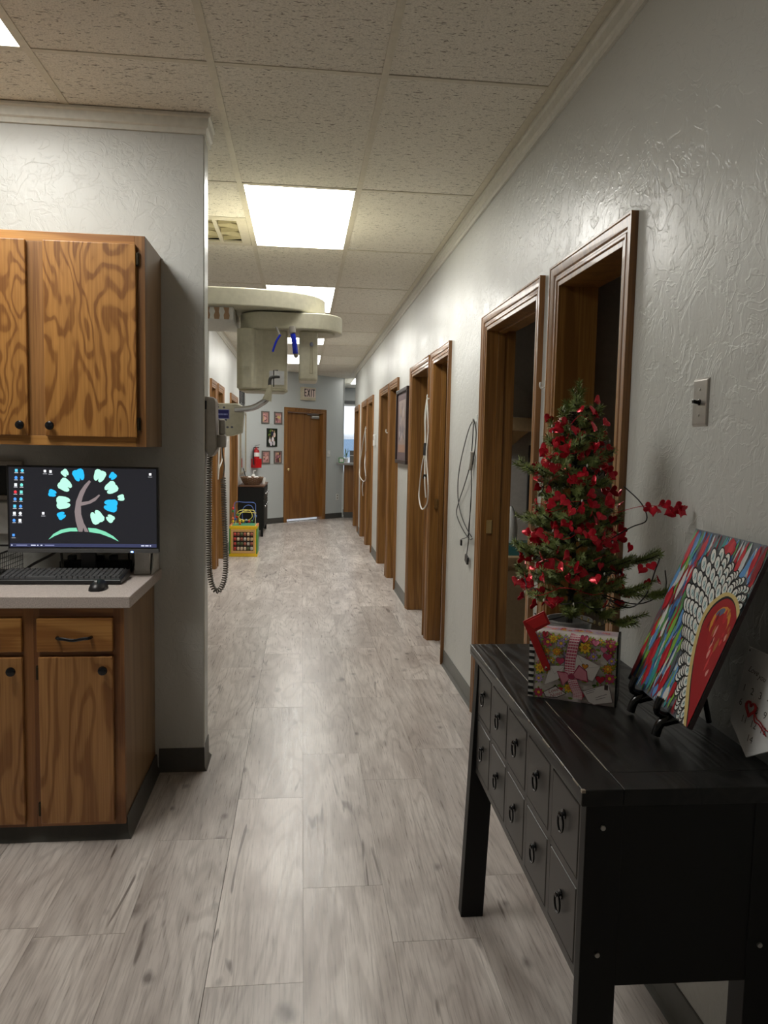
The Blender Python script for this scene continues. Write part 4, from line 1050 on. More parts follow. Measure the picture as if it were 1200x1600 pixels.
for i in range(260):
    q = i/259; z = 0.19+q*0.50; a = q*N_T*2*PI+0.4; r_ = radius_at(z)*(0.92+0.08*math.sin(i*1.7))
    gp.append(clampx(Vector((r_*math.cos(a), r_*math.sin(a), z+0.012*math.sin(i*0.9)))))
MB().tube(gp, 0.0009, 4).build('garland_wire', M_['foil'], gl)
def add_heart(p, s=1.0):
    p = clampx(p)
    o_ = put(hme, 'heart', None, gl, loc=tuple(p), rot=(rg.uniform(-0.9,0.9), rg.uniform(-1.4,1.4), rg.uniform(-1.1,1.1)-0.35)); o_.scale = (s,s,s)
for i in range(0, 260):
    p = gp[i]; a = math.atan2(p.y, p.x)
    if a > 0.5 and a < 2.3 and i % 3: continue
    dens = 0.92 if (p.x < 0.02 and p.y < 0.08) else 0.5
    if rg.random() < dens*0.78: add_heart(p*1.0+Vector((p.x,p.y,0)).normalized()*rg.uniform(-0.02,0.018)+Vector((0,0,rg.uniform(-0.034,0.034))), rg.uniform(0.75,1.1))
for k in range(62):
    z = rg.uniform(0.19, 0.60); a = rg.uniform(PI*0.95, PI*1.75) if rg.random() < 0.8 else rg.uniform(-0.6, 0.2); r_ = radius_at(z)*rg.uniform(0.85, 1.22)
    add_heart(Vector((r_*math.cos(a), r_*math.sin(a), z)), rg.uniform(0.75, 1.1))
tail = smooth_path([(0.07,-0.09,0.43),(0.12,-0.15,0.455),(0.17,-0.19,0.455),(0.20,-0.20,0.45)], 6)
MB().tube(tail, 0.0009, 4).build('garland_wire', M_['foil'], gl)
for p in tail[6:]:
    if rg.random() < 0.75: add_heart(Vector(p)+Vector((0,0,rg.uniform(-0.02,0.01))), rg.uniform(0.7,1.0))
for p in ((0.15,-0.13,0.26),(0.17,-0.15,0.27),(0.12,-0.16,0.30),(0.14,-0.17,0.31),(0.10,-0.13,0.35)): add_heart(Vector(p), 0.9)
# string of tiny lights
sl = thing('light_string', 'dark wire string of tiny clear bulbs on the small tree', 'string lights', (TX, TY, TZ))
sp = []
for i in range(200):
    q = i/199; z = 0.17+q*0.50; a = -q*6*2*PI+1.0; r_ = radius_at(z)*0.86
    sp.append(clampx(Vector((r_*math.cos(a)+rg.uniform(-.01,.01), r_*math.sin(a)+rg.uniform(-.01,.01), z+rg.uniform(-0.012,0.012)))))
MB().tube(smooth_path(sp, 3), 0.0016, 5).build('wire', M_['black_plastic'], sl)
for pth in ([(0.02,-0.10,0.24),(0.09,-0.14,0.20),(0.13,-0.16,0.23),(0.15,-0.17,0.30),(0.16,-0.17,0.33)], [(0.05,-0.10,0.36),(0.10,-0.13,0.40),(0.13,-0.15,0.42),(0.12,-0.14,0.46),(0.09,-0.10,0.50)], [(-0.05,-0.10,0.17),(-0.10,-0.10,0.16),(-0.125,-0.09,0.175)], [(0.06,-0.08,0.22),(0.14,-0.10,0.20),(0.19,-0.14,0.24),(0.17,-0.18,0.30)]):
    MB().tube(smooth_path(pth, 5), 0.0017, 5).build('wire', M_['black_plastic'], sl)
blb = MB()
for i in range(0, 200, 3):
    p = sp[i]; q = Vector((p.x,p.y,0)).normalized(); blb.ball(tuple(clampx(p+q*0.010)), (0.0022,0.0022,0.0042), 6, 4)
blb.build('bulbs', plain('clear_bulb', (0.8,0.78,0.7,1), 0.15), sl, kind='stuff')
# pale berry sprig on the bucket rim
o = thing('berry_sprig', 'pale gold berry sprig lying across the bucket rim', 'sprig', (TX, TY, TZ))
pth = smooth_path([(-0.01,-0.055,0.16),(0.015,-0.065,0.150),(0.045,-0.062,0.140),(0.065,-0.07,0.138),(0.095,-0.06,0.165)], 5)
MB().tube(pth, 0.0011, 5).build('stem', plain('sprig_stem', rgb(120,104,70), 0.6), o)
for i in range(1, len(pth)-1, 3): MB().ball(tuple(Vector(pth[i])+Vector((0,0,0.005))), (0.0035,0.0035,0.0055), 7, 5).build('berry', plain('berry_cream', rgb(220,206,150), 0.35) if i == 1 else bpy.data.materials['berry_cream'], o, smooth=60)

# ------------------------------------------------------------------ things on the corridor wall
o = thing('light_switch', 'steel toggle switch plate on the wall above the painting', 'switch', (XR, 1.718, 1.537))
MB().add([(0,-0.035,-0.058),(0,0.035,-0.058),(0,0.035,0.058),(0,-0.035,0.058),(-0.006,-0.030,-0.052),(-0.006,0.030,-0.052),(-0.006,0.030,0.052),(-0.006,-0.030,0.052)], [(0,1,2,3),(4,5,6,7),(0,1,5,4),(1,2,6,5),(2,3,7,6),(3,0,4,7)]).build('plate', M_['steel'], o, bevel=0.0015)
MB().obox((-0.013, 0.0, 0.0), (0.010,0,-0.002), (0,0.004,0), (0,0,0.004)).lathe([(0.001,-0.008),(0.007,-0.008),(0.008,-0.005),(0.001,-0.005)], 10, (0,0,0), 'x').build('toggle', M_['black_knob'], o, bevel=0.001)
for z in (-0.03, 0.03): MB().lathe([(0.001,-0.0075),(0.0032,-0.0072),(0.0034,-0.0058),(0.001,-0.0058)], 8, (0,0,z), 'x').build('screw', M_['steel'], o)

def hook(name, y, z, label, sz=1.0):
    o = thing(name, label, 'hook', (XR, y, z))
    MB().box(-0.004, 0, -0.008*sz, 0.008*sz, -0.02*sz, 0.025*sz).build('back_plate', M_['white_plastic'], o, bevel=0.0015)
    MB().tube(smooth_path([(-0.004,0,-0.012*sz),(-0.016*sz,0,-0.020*sz),(-0.024*sz,0,-0.010*sz),(-0.022*sz,0,0.004*sz)], 4), 0.0035*sz, 6).build('prong', M_['white_plastic'], o, smooth=60)
hook('wall_hook', 2.888, 1.675, 'small white hook between the two doorways behind the tree')
hook('wall_hook', 4.045, 1.575, 'small white hook carrying the black cable')
hook('wall_hook', 8.19, 1.60, 'small white hook between the doorways beyond the framed picture', 1.6)
hook('wall_hook', 5.54, 1.80, 'small white hook carrying the white cable bundle', 1.3)
hook('wall_hook', 10.91, 1.70, 'small white hook carrying the far white cable', 1.3)
kk = XR-0.012
cab = thing('hanging_cable', 'black headset cable looped on a hook between the doorways', 'cable', (kk, 4.045, 1.57))
def W2(pts): return smooth_path([(-0.004+0.003*math.sin(i*2), y-4.045, z-1.57) for i, (y, z) in enumerate(pts)], 6)
MB().tube(W2([(4.06,1.575),(4.20,1.51),(4.36,1.33),(4.42,1.19),(4.38,1.07),(4.20,0.99),(4.02,0.94)]), 0.0028, 6).tube(W2([(4.055,1.575),(4.00,1.51),(3.99,1.42),(4.05,1.33)]), 0.0028, 6).build('loop', M_['black_plastic'], cab)
MB().tube(W2([(4.06,1.57),(4.08,1.45),(4.11,1.32),(4.25,1.20),(4.40,1.10),(4.43,1.03),(4.30,0.97),(4.10,0.92),(4.0,0.93)]), 0.0028, 6).build('loop', M_['black_plastic'], cab)
MB().tube(W2([(4.08,1.33),(4.08,1.25),(4.05,1.12),(4.09,1.00),(4.13,0.93),(4.27,0.895),(4.29,0.885)]), 0.0026, 6).build('lead', M_['black_plastic'], cab)
MB().tube(W2([(4.085,1.33),(4.07,1.2),(4.06,1.1),(4.08,0.98),(4.11,0.90),(4.12,0.83)]), 0.0026, 6).build('lead', M_['black_plastic'], cab)
MB().tube(W2([(4.06,1.40),(4.075,1.35),(4.09,1.30)]), 0.011, 8).build('cable_tie', M_['taupe'], cab)
MB().obox((-0.004, 4.125-4.045, 0.80-1.57), (0.006,0,0), (0,0.030,0.008), (0,-0.006,0.020)).build('plug', M_['black_plastic'], cab, bevel=0.002)
MB().obox((-0.004, 4.285-4.045, 0.872-1.57), (0.005,0,0), (0,0.010,0), (0,0,0.016)).build('jack', M_['black_plastic'], cab, bevel=0.002)
wc = thing('hanging_cable', 'white cable bundle hanging between the doorways nearest the framed picture', 'cable', (XR-0.03, 5.54, 1.78))
def W3(pts): return smooth_path([(-0.006*math.sin(i*2.1), y, z-1.78) for i, (y, z) in enumerate(pts)], 6)
wcm = plain('white_cord', (0.68,0.66,0.60,1), 0.5)
MB().tube(W3([(0.0,1.78),(0.05,1.65),(0.08,1.50),(0.06,1.38),(0.13,1.28),(0.28,1.13),(0.27,1.03),(0.08,0.955),(-0.09,1.02),(-0.14,1.15),(-0.06,1.36),(-0.05,1.55),(0,1.78)]), 0.0055, 6).build('cord', wcm, wc)
MB().tube(W3([(0.0,1.78),(0.02,1.6),(0.04,1.42),(0.03,1.30),(-0.02,1.15),(-0.02,1.05)]), 0.005, 6).build('cord', wcm, wc)
MB().tube(W3([(0.01,1.45),(0.0,1.36)]), 0.016, 8).tube(W3([(0.0,1.22),(0.01,1.19)]), 0.013, 8).build('cable_tie', M_['black_plastic'], wc)
wc = thing('hanging_cable', 'white cable looped by the far doorways near the reception counter', 'cable', (XR-0.03, 10.91, 1.68))
def W4(pts): return smooth_path([(-0.01*math.sin(i*2.1), y, z-1.68) for i, (y, z) in enumerate(pts)], 5)
MB().tube(W4([(0,1.68),(0.25,1.52),(0.75,1.35),(0.95,1.15),(0.9,0.97),(0.35,0.90),(-0.15,0.97),(-0.05,1.15),(0.08,1.3),(-0.05,1.45),(0,1.68)]), 0.007, 6).build('cord', wcm, wc)
MB().tube(W4([(0.3,0.9),(0.32,0.8),(0.4,0.68)]), 0.007, 6).build('cord', wcm, wc)
o = thing('thermostat', 'small white wall thermostat between far doorways', 'thermostat', (XR, 9.72, 1.50))
MB().box(-0.028, 0, -0.065, 0.065, -0.075, 0.075).build('thermostat_case', M_['white_plastic'], o, bevel=0.006)
MB().box(-0.030, -0.0275, -0.04, 0.04, 0.0, 0.05).build('display', M_['taupe'], o)
# framed picture
o = thing('framed_picture', 'dark framed picture hanging between the right-hand doorways', 'picture', (XR, 7.00, 1.61))
a_, b_ = 0.37, 0.345; fm = plain('dark_frame', rgb(42,30,30), 0.35); mt = plain('mat_mauve', rgb(96,78,80), 0.6)
for y0, y1, z0_, z1_ in ((-a_,a_,b_-0.035,b_),(-a_,a_,-b_,-b_+0.035),(-a_,-a_+0.035,-b_+0.035,b_-0.035),(a_-0.035,a_,-b_+0.035,b_-0.035)): MB().box(-0.035, -0.002, y0, y1, z0_, z1_).build('frame_bar', fm, o, bevel=0.004)
MB().box(-0.018, -0.002, -a_+0.035, a_-0.035, -b_+0.035, b_-0.035).build('mat_board', mt, o)
pp = Print(); rq = random.Random(4)
pp.rect(-0.26, -0.24, 0.26, 0.24, rgb(142,126,120))
for k in range(40):
    x, y = rq.uniform(-0.2,0.2), rq.uniform(-0.12,0.18); pp.ell(x, y, rq.uniform(0.015,0.05), rq.uniform(0.015,0.05), rq.choice([rgb(110,104,112), rgb(170,160,160), rgb(88,80,90), rgb(150,130,110)]), rq.uniform(0,3))
pp.rect(-0.26, -0.24, 0.26, -0.17, rgb(150,116,96))
pp.build('print', M_['print'], o, (-0.0185, 0, 0), (0,-1,0), (0,0,1))

# ------------------------------------------------------------------ panoramic dental x-ray machine in the alcove
px_ = thing('dental_xray_machine', 'cream panoramic dental x-ray machine with overhead rotating arm', 'x-ray machine', (-0.90, 4.62, 0))
CR, CRD = M_['cream'], M_['cream_dk']
def L_(x, y, z): return (x+0.90, y-4.62, z)
MB().box(-0.16, 0.16, -0.10, 0.14, 0.0, 2.30).build('column', CR, px_, bevel=0.03, seg=3)
MB().box(-0.26, 0.26, -0.24, 0.26, 0.0, 0.04).build('base_plate', M_['taupe'], px_, bevel=0.01)
# overhead beam, rounded end, plan outline (world x,y)
pl = [(-1.02,4.30),(-0.45,4.30),(-0.25,4.31),(-0.08,4.35),(0.04,4.43),(0.11,4.54),(0.13,4.66),(0.10,4.78),(0.0,4.88),(-0.15,4.94),(-0.40,4.96),(-1.02,4.96)]
pl = [(p.x, p.y) for p in smooth_path([(a,b,0) for a,b in pl], 4)]
MB().prism([(a+0.90, b-4.62) for a, b in pl], 2.172, 2.272).build('overhead_beam', CR, px_, bevel=0.008, seg=3)
# neck cover under the beam, its chrome reflections painted on as stripes
bp = MB()
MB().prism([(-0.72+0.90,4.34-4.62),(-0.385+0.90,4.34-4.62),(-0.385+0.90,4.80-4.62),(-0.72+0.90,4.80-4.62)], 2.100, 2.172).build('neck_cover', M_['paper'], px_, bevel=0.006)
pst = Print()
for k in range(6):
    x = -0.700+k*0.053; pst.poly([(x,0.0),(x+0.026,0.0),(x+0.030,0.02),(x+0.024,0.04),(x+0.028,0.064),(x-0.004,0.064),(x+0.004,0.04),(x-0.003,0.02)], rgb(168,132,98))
pst.build('neck_reflection_print', M_['print'], px_, (0.90, 4.34-4.62-0.0004, 2.1035), (1,0,0), (0,0,1))
# rotating carriage: long oval
cx0, cx1, cy, ry = -0.20, 0.075, 4.58, 0.185
ov = []
for k in range(33):
    q = -PI/2+PI*k/32; ov.append((cx1+0.155*math.cos(q), cy+ry*math.sin(q)))
for k in range(33):
    q = PI/2+PI*k/32; ov.append((cx0+0.165*math.cos(q), cy+ry*math.sin(q)))
MB().prism([(a+0.90,b-4.62) for a,b in ov], 2.072, 2.165).build('rotating_carriage', CR, px_, bevel=0.007, seg=3)
MB().lathe([(0.001,2.160),(0.11,2.160),(0.11,2.175),(0.001,2.175)], 28, (-0.06+0.90, 0, 0)).build('pivot_ring', M_['taupe'], px_)
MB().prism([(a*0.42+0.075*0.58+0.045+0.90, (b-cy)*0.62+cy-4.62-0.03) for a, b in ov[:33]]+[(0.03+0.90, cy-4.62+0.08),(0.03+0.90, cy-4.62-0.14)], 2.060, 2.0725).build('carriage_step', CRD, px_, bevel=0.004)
# sensor head (left)
sh = [(-0.375,4.46),(-0.345,4.425),(-0.29,4.415),(-0.275,4.42),(-0.265,4.45),(-0.23,4.47),(-0.10,4.475),(-0.09,4.485),(-0.09,4.66),(-0.13,4.70),(-0.33,4.70),(-0.375,4.66)]
MB().prism([(a+0.90,b-4.62) for a,b in sh], 1.735, 2.074).build('sensor_head', CR, px_, bevel=0.010, seg=3)
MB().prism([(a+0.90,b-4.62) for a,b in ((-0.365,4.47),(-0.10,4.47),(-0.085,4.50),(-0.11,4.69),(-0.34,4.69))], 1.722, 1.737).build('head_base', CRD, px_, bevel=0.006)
MB().box(-0.225+0.90, -0.105+0.90, 4.4715-4.62, 4.4745-4.62, 1.762, 1.842).build('sensor_reflection', plain('reflection_white', (0.78,0.80,0.82,1), 0.25), px_, bevel=0.001)  # white reflection on the mirror-like box, painted as a pale plate
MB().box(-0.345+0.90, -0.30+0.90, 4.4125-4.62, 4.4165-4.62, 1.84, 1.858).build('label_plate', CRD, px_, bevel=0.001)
# tube head (right)
MB().box(-0.022+0.90, 0.086+0.90, 4.44-4.62, 4.66-4.62, 1.787, 2.072).build('tube_head', CR, px_, bevel=0.014, seg=3)
MB().box(0.040+0.90, 0.058+0.90, 4.4365-4.62, 4.4405-4.62, 1.83, 1.985).build('beam_slot', CRD, px_, bevel=0.003)
MB().ball((0.049+0.90, 4.438-4.62, 1.995), (0.011,0.006,0.013)).build('slot_light', plain('blue_grey', rgb(150,156,180), 0.3), px_, smooth=60)
# blue temple supports
blu = plain('blue_plastic', rgb(24,44,190), 0.18)
MB().tube(smooth_path([L_(-0.150,4.38,2.075),L_(-0.135,4.37,2.040),L_(-0.128,4.36,2.03)], 4), 0.007, 8).build('temple_bracket', M_['taupe'], px_, smooth=60)
MB().tube(smooth_path([L_(-0.060,4.34,2.075),L_(-0.057,4.335,2.04)], 4), 0.018, 8).build('temple_bracket', M_['taupe'], px_, smooth=60)
MB().tube(smooth_path([L_(-0.128,4.36,2.03),L_(-0.150,4.35,1.99),L_(-0.168,4.35,1.935)], 5), [0.006]*10+[0.005], 8).build('temple_support', blu, px_, smooth=60)
MB().tube(smooth_path([L_(-0.057,4.335,2.035),L_(-0.048,4.33,1.99),L_(-0.040,4.33,1.925)], 5), [0.015]*10+[0.013], 10).build('temple_support', blu, px_, smooth=60)
MB().ball(L_(-0.038,4.33,1.918), (0.014,0.012,0.016)).build('support_tip', M_['taupe'], px_, smooth=60)
# patient handle, chin rest and bite post
MB().tube(smooth_path([L_(-0.37,4.30,1.605),L_(-0.28,4.28,1.615),L_(-0.22,4.27,1.645),L_(-0.19,4.27,1.672)], 6), 0.017, 12).build('handle_bar', M_['chrome'], px_, smooth=60)
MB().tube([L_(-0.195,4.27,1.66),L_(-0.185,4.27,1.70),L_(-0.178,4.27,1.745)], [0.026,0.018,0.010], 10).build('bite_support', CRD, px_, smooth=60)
MB().tube(smooth_path([L_(-0.180,4.27,1.735),L_(-0.178,4.27,1.775),L_(-0.165,4.27,1.788),L_(-0.125,4.27,1.792)], 6), 0.0095, 10).build('chin_arm', M_['grey_plastic'], px_, smooth=60)
MB().tube([L_(-0.158,4.265,1.735),L_(-0.158,4.265,1.825),L_(-0.135,4.265,1.825)], 0.003, 6).build('bite_post', M_['black_plastic'], px_)
# control panel
cp = []
for k in range(9):
    q = PI/2*k/8; cp.append((-0.365+0.045*math.cos(q), 1.595+0.045*math.sin(q)))
for k in range(9):
    q = PI*k/8/2; cp.append((-0.55-0.03*math.sin(q), 1.61+0.03*math.cos(q)))
cp += [(-0.58,1.47),(-0.46,1.452),(-0.38,1.462),(-0.33,1.478)]
pn = MB().prism([(a+0.90,b) for a,b in cp], 4.29-4.62, 4.35-4.62, 'y').build('control_panel', CR, px_, bevel=0.006, seg=3)
pc = Print()
pc.rect(-0.508,1.553,-0.400,1.606,rgb(150,150,200)); pc.rect(-0.50,1.558,-0.404,1.602,rgb(24,26,110)); pc.rect(-0.51,1.560,-0.484,1.600,rgb(220,224,240))
for k in range(9): pc.rect(-0.476+k*0.0075,1.574,-0.471+k*0.0075,1.583,rgb(150,160,220))
for x, y in ((-0.46,1.548),(-0.42,1.548),(-0.464,1.618),(-0.43,1.616),(-0.466,1.632),(-0.482,1.492),(-0.467,1.492),(-0.44,1.491),(-0.41,1.508),(-0.386,1.509)): pc.ell(x, y, 0.007, 0.0055, rgb(96,100,116))
pc.build('panel_print', M_['print'], pn, (0.90, 4.29-4.62, 0), (1,0,0), (0,0,1))
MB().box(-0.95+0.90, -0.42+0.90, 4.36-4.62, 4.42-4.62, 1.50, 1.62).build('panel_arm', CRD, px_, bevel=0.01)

# exposure switch on the partition end with coiled cord
es = thing('exposure_switch', 'taupe x-ray exposure switch on the partition end with coiled cord', 'switch', (XPE, 3.33, 1.37))
MB().prism([(0.0,0.245),(0.040,0.240),(0.046,0.225),(0.050,0.02),(0.036,-0.004),(0.020,-0.012),(0.0,0.03)], -0.055, 0.06, 'y').build('switch_case', M_['taupe'], es, bevel=0.006, seg=3)
MB().box(0.003, 0.010, -0.058, -0.0545, 0.19, 0.225).build('slot', M_['black_plastic'], es)
MB().box(0.040, 0.085, -0.02, 0.03, 0.030, 0.085).build('holder', M_['taupe'], es, bevel=0.005)
MB().box(0.055, 0.082, -0.012, 0.022, 0.085, 0.15).build('push_grip', M_['taupe'], es, bevel=0.006)
cd_m = plain('coil_grey', rgb(118,114,104), 0.45)
cpath = smooth_path([(0.022,0,0.03),(0.016,0,-0.06),(0.014,0,-0.30),(0.016,0,-0.50),(0.034,0,-0.585),(0.064,0,-0.585),(0.085,0,-0.50),(0.080,0,-0.30),(0.073,0,-0.10)], 170)
hel = []
dacc = 0
for i, p in enumerate(cpath):
    if i: dacc += (Vector(p)-Vector(cpath[i-1])).length
    a = dacc/0.0105*2*PI
    tg = (Vector(cpath[min(i+1,len(cpath)-1)])-Vector(cpath[max(i-1,0)])).normalized(); b1 = Vector((0,1,0)); b2 = tg.cross(b1)
    hel.append(Vector(p)+(b1*math.cos(a)+b2*math.sin(a))*0.0098)
MB().tube(hel, 0.0030, 5).build('coiled_cord', cd_m, es, smooth=60)
MB().tube(smooth_path([(0.073,0,-0.10),(0.078,0.0,-0.05),(0.070,0.002,0.0),(0.068,0.002,0.035)], 6), 0.003, 6).tube(smooth_path([(0.022,0,0.03),(0.028,0,0.01),(0.024,0,-0.01)], 4), 0.003, 6).build('cord_end', cd_m, es)

# white cord by the left doorways
o = thing('hanging_cable', 'white cable looped between the left doorways', 'cable', (XL+0.03, 8.76, 1.62))
MB().tube(smooth_path([(0,0.0,0.0),(0.02,0.03,-0.2),(0.035,0.02,-0.38),(0.01,-0.05,-0.48),(-0.005,-0.02,-0.6),(0.0,0.03,-0.3),(0,0,0)], 6), 0.009, 6).build('cord', wcm, o)
MB().box(-0.026, -0.004, -0.02, 0.02, -0.03, 0.03).build('hook_plate', M_['white_plastic'], o)

# ------------------------------------------------------------------ toy activity cube
tc = thing('activity_cube', 'yellow and green wooden activity cube with a wire bead maze on top', 'toy', (-0.72, 9.78, 0))
a = 0.175
for s0_, s1_ in ((0.0,0.035),(0.355,0.39)): MB().box(-a, a, -a, a, s0_, s1_).build('cube_board', M_['yellow'], tc, bevel=0.004)
for s in (-1, 1):
    MB().box(s*a-(0.015 if s > 0 else 0), s*a+(0 if s > 0 else 0.015), -a+0.002, a-0.002, 0.035, 0.355).build('side_panel', M_['green'], tc, bevel=0.002)
MB().box(-a+0.015, a-0.015, a-0.02, a-0.005, 0.035, 0.355).build('back_panel', M_['green'], tc)
fp = MB().box(-a+0.015, a-0.015, -a+0.004, -a+0.018, 0.035, 0.355).build('front_panel', M_['yellow'], tc)
for x0, x1, z0_, z1_ in ((-0.15,0.15,0.045,0.075),(-0.15,0.15,0.315,0.345),(-0.15,-0.125,0.075,0.315),(0.125,0.15,0.075,0.315)): MB().box(x0,x1,-a-0.006,-a+0.004,z0_,z1_).build('frame_bar', M_['tan'], fp, bevel=0.002)
MB().box(-0.125,0.125,-a+0.002,-a+0.005,0.075,0.315).build('inner_panel', plain('cube_dark', rgb(40,24,18), 0.5), fp)
bcol = [plain('bead_%d' % i, c, 0.35) for i, c in enumerate((rgb(190,60,50), rgb(220,200,170), rgb(200,190,180), rgb(90,100,60), rgb(210,180,140), rgb(160,90,70)))]
rb_ = random.Random(2)
for r_ in range(4):
    z = 0.105+r_*0.06
    for k in range(6):
        MB().lathe([(0.006,-0.016),(0.020,-0.014),(0.022,0.0),(0.020,0.014),(0.006,0.016)], 10, (-0.103+k*0.0415, -a-0.001, z), 'x').build('spinner_bead', bcol[0] if k == 0 else rb_.choice(bcol[1:]), fp, smooth=50)
MB().box(-a+0.03, a-0.03, -a+0.03, a-0.03, 0.39, 0.394).build('play_mat', plain('mat_green', rgb(60,150,110), 0.5), tc)
for x in (-1, 1): MB().box(x*a-(0.02 if x>0 else 0), x*a+(0 if x>0 else 0.02), -a, a, 0.390, 0.393).build('mat_edge', plain('mat_coral', rgb(206,110,80), 0.5), tc)
def maze(name, pts, m, n=6): MB().tube(smooth_path([Vector((x, y, z)) for x, y, z in pts], n), 0.0045, 6).build(name, m, tc, smooth=60)
wb, wy, wr = plain('wire_blue', rgb(90,120,200), 0.35), plain('wire_yellow', rgb(240,226,120), 0.35), plain('wire_red', rgb(200,90,80), 0.35)
maze('maze_wire', [(-0.13,0.10,0.39),(-0.13,0.10,0.55),(-0.12,0.10,0.665),(0.0,0.10,0.668),(0.12,0.10,0.66),(0.135,0.10,0.58),(0.135,0.10,0.39)], wb)
maze('maze_wire', [(-0.02,0.05,0.39),(-0.03,0.05,0.56),(0.02,0.05,0.63),(0.09,0.05,0.62),(0.12,0.05,0.52),(0.09,0.05,0.42),(0.02,0.05,0.44),(0.0,0.05,0.39)], wb)
maze('maze_wire', [(-0.11,-0.02,0.39),(-0.09,-0.02,0.54),(-0.02,-0.03,0.58),(0.07,-0.03,0.57),(0.10,-0.02,0.50),(0.05,0.0,0.45),(-0.05,0.0,0.46),(-0.08,0.0,0.52),(0.0,0.0,0.55),(0.15,0.0,0.54)], wy)
maze('maze_wire', [(0.14,-0.08,0.39),(0.14,-0.08,0.52),(0.12,-0.08,0.58),(0.0,-0.08,0.57),(-0.06,-0.08,0.50),(-0.05,-0.08,0.39)], wy)
maze('maze_wire', [(-0.14,-0.05,0.39),(-0.14,-0.05,0.60),(-0.12,-0.05,0.68)], wr, 3)
bc = [plain('maze_bead_%d' % i, c, 0.3) for i, c in enumerate((rgb(200,50,40), rgb(230,190,40), rgb(60,120,60), rgb(70,110,190), rgb(220,110,50)))]
for i, (x, y, z) in enumerate(((-0.14,-0.05,0.60),(-0.14,-0.05,0.565),(-0.14,-0.05,0.47),(-0.14,-0.05,0.435),(-0.11,-0.02,0.46),(-0.095,-0.02,0.49),(-0.085,-0.02,0.515),(-0.06,0.0,0.42),(-0.02,0.05,0.425),(0.02,0.05,0.44),(0.055,0.05,0.425),(0.09,0.05,0.43),(-0.05,-0.08,0.41),(-0.05,-0.08,0.445),(0.14,0.0,0.50))):
    MB().ball((x,y,z), 0.018, 9, 6).build('bead', bc[(i*2) % 5], tc, smooth=60)

# ------------------------------------------------------------------ black cabinet by the left wall with its things
bc_ = thing('side_cabinet', 'small black side cabinet with a brown top beside the angled wall', 'cabinet', (XL+0.012, 11.72, 0))
D_, L2 = 0.375, 1.15
MB().box(0, D_, 0, L2, 0.10, 0.765).build('body', M_['blackpaint'], bc_, bevel=0.003)
MB().box(-0.0, D_+0.02, -0.02, L2+0.02, 0.765, 0.79).build('top', plain('brown_top', rgb(96,66,48), 0.35), bc_, bevel=0.003)
for x, y in ((0.0,0.0),(D_-0.04,0.0),(0.0,L2-0.04),(D_-0.04,L2-0.04)): MB().box(x, x+0.04, y, y+0.04, 0, 0.10).build('leg', M_['blackpaint'], bc_)
for k in range(3):
    d = MB().box(D_, D_+0.014, 0.03+k*0.37, 0.37+k*0.37, 0.56, 0.75).build('drawer', M_['blackpaint'], bc_, bevel=0.002)
    MB().ball((D_+0.026, 0.20+k*0.37, 0.655), 0.016, 8, 6).build('knob', M_['chrome'], d, smooth=60)
    d = MB().box(D_, D_+0.014, 0.03+k*0.37, 0.37+k*0.37, 0.13, 0.545).build('door', M_['blackpaint'], bc_, bevel=0.002)
    MB().ball((D_+0.026, 0.06+k*0.37, 0.47), 0.016, 8, 6).build('knob', M_['chrome'], d, smooth=60)
SCZ = 0.790
bs = thing('wicker_basket', 'oval brown wicker basket on the black side cabinet', 'basket', (XL+0.20, 11.95, SCZ))
mb = MB()
for r_ in range(8):
    q = r_/7; rr = 0.115+0.055*q**0.6; z = 0.006+q*0.10
    mb.tube([(rr*1.0*math.cos(a_), rr*1.25*math.sin(a_), z+0.0065+0.003*math.sin(a_*14+r_*PI)) for a_ in [2*PI*i/56 for i in range(56)]], 0.0085, 6, True)
mb.build('weave', plain('wicker', rgb(112,80,52), 0.6, grain=0.4, gscale=120), bs, kind='stuff', smooth=60)
MB().lathe([(0.001,0.0),(0.115,0.0),(0.115,0.008),(0.001,0.008)], 24, sy=1.25).build('basket_floor', bpy.data.materials['wicker'], bs)
for x, y, w in ((-0.035,-0.05,'on the side of the mirror'),(0.065,0.0,'on the side of the corridor')):
    tag(MB().ball((XL+0.20+x, 11.95+y, SCZ+0.085), (0.048,0.048,0.048), 12, 8).build('foam_ball', M_['paper'], smooth=60), 'round white ball in the wicker basket, '+w, 'ball', 'white balls in the wicker basket')
o = thing('pump_bottle', 'clear soap pump bottle behind the wicker basket', 'bottle', (XL+0.20, 12.30, SCZ))
MB().lathe([(0.001,0),(0.035,0.0),(0.036,0.11),(0.028,0.135),(0.012,0.145),(0.012,0.16),(0.001,0.16)], 14).build('bottle_body', M_['white_plastic'], o, smooth=40)
MB().tube([(0,0,0.16),(0,0,0.205),(0.04,0,0.205)], 0.006, 6).lathe([(0.001,0.155),(0.016,0.155),(0.016,0.17),(0.001,0.17)], 10).build('pump', M_['white_plastic'], o)
tag(MB().obox((XL+0.085, 12.15, SCZ+0.125), (0.0,0.02,0.0), (0.006,0,0.002), (-0.035,0,0.120)).build('tablet_stand', M_['black_plastic'], bevel=0.003), 'thin black sign leaning against the mirror wall', 'sign')
tag(MB().lathe([(0.001,0),(0.030,0),(0.036,0.10),(0.001,0.10)], 12, (XL+0.36, 12.2, SCZ)).build('tissue_pack', M_['paper'], smooth=40), 'crumpled white tissue pack beside the wicker basket', 'tissues')
mr = thing('wall_mirror', 'tall mirror in a thin wooden frame on the left wall', 'mirror', (XL, 12.55, 1.44))
a_, b_ = 0.55, 0.50; mfm = plain('mirror_frame', rgb(150,140,120), 0.4)
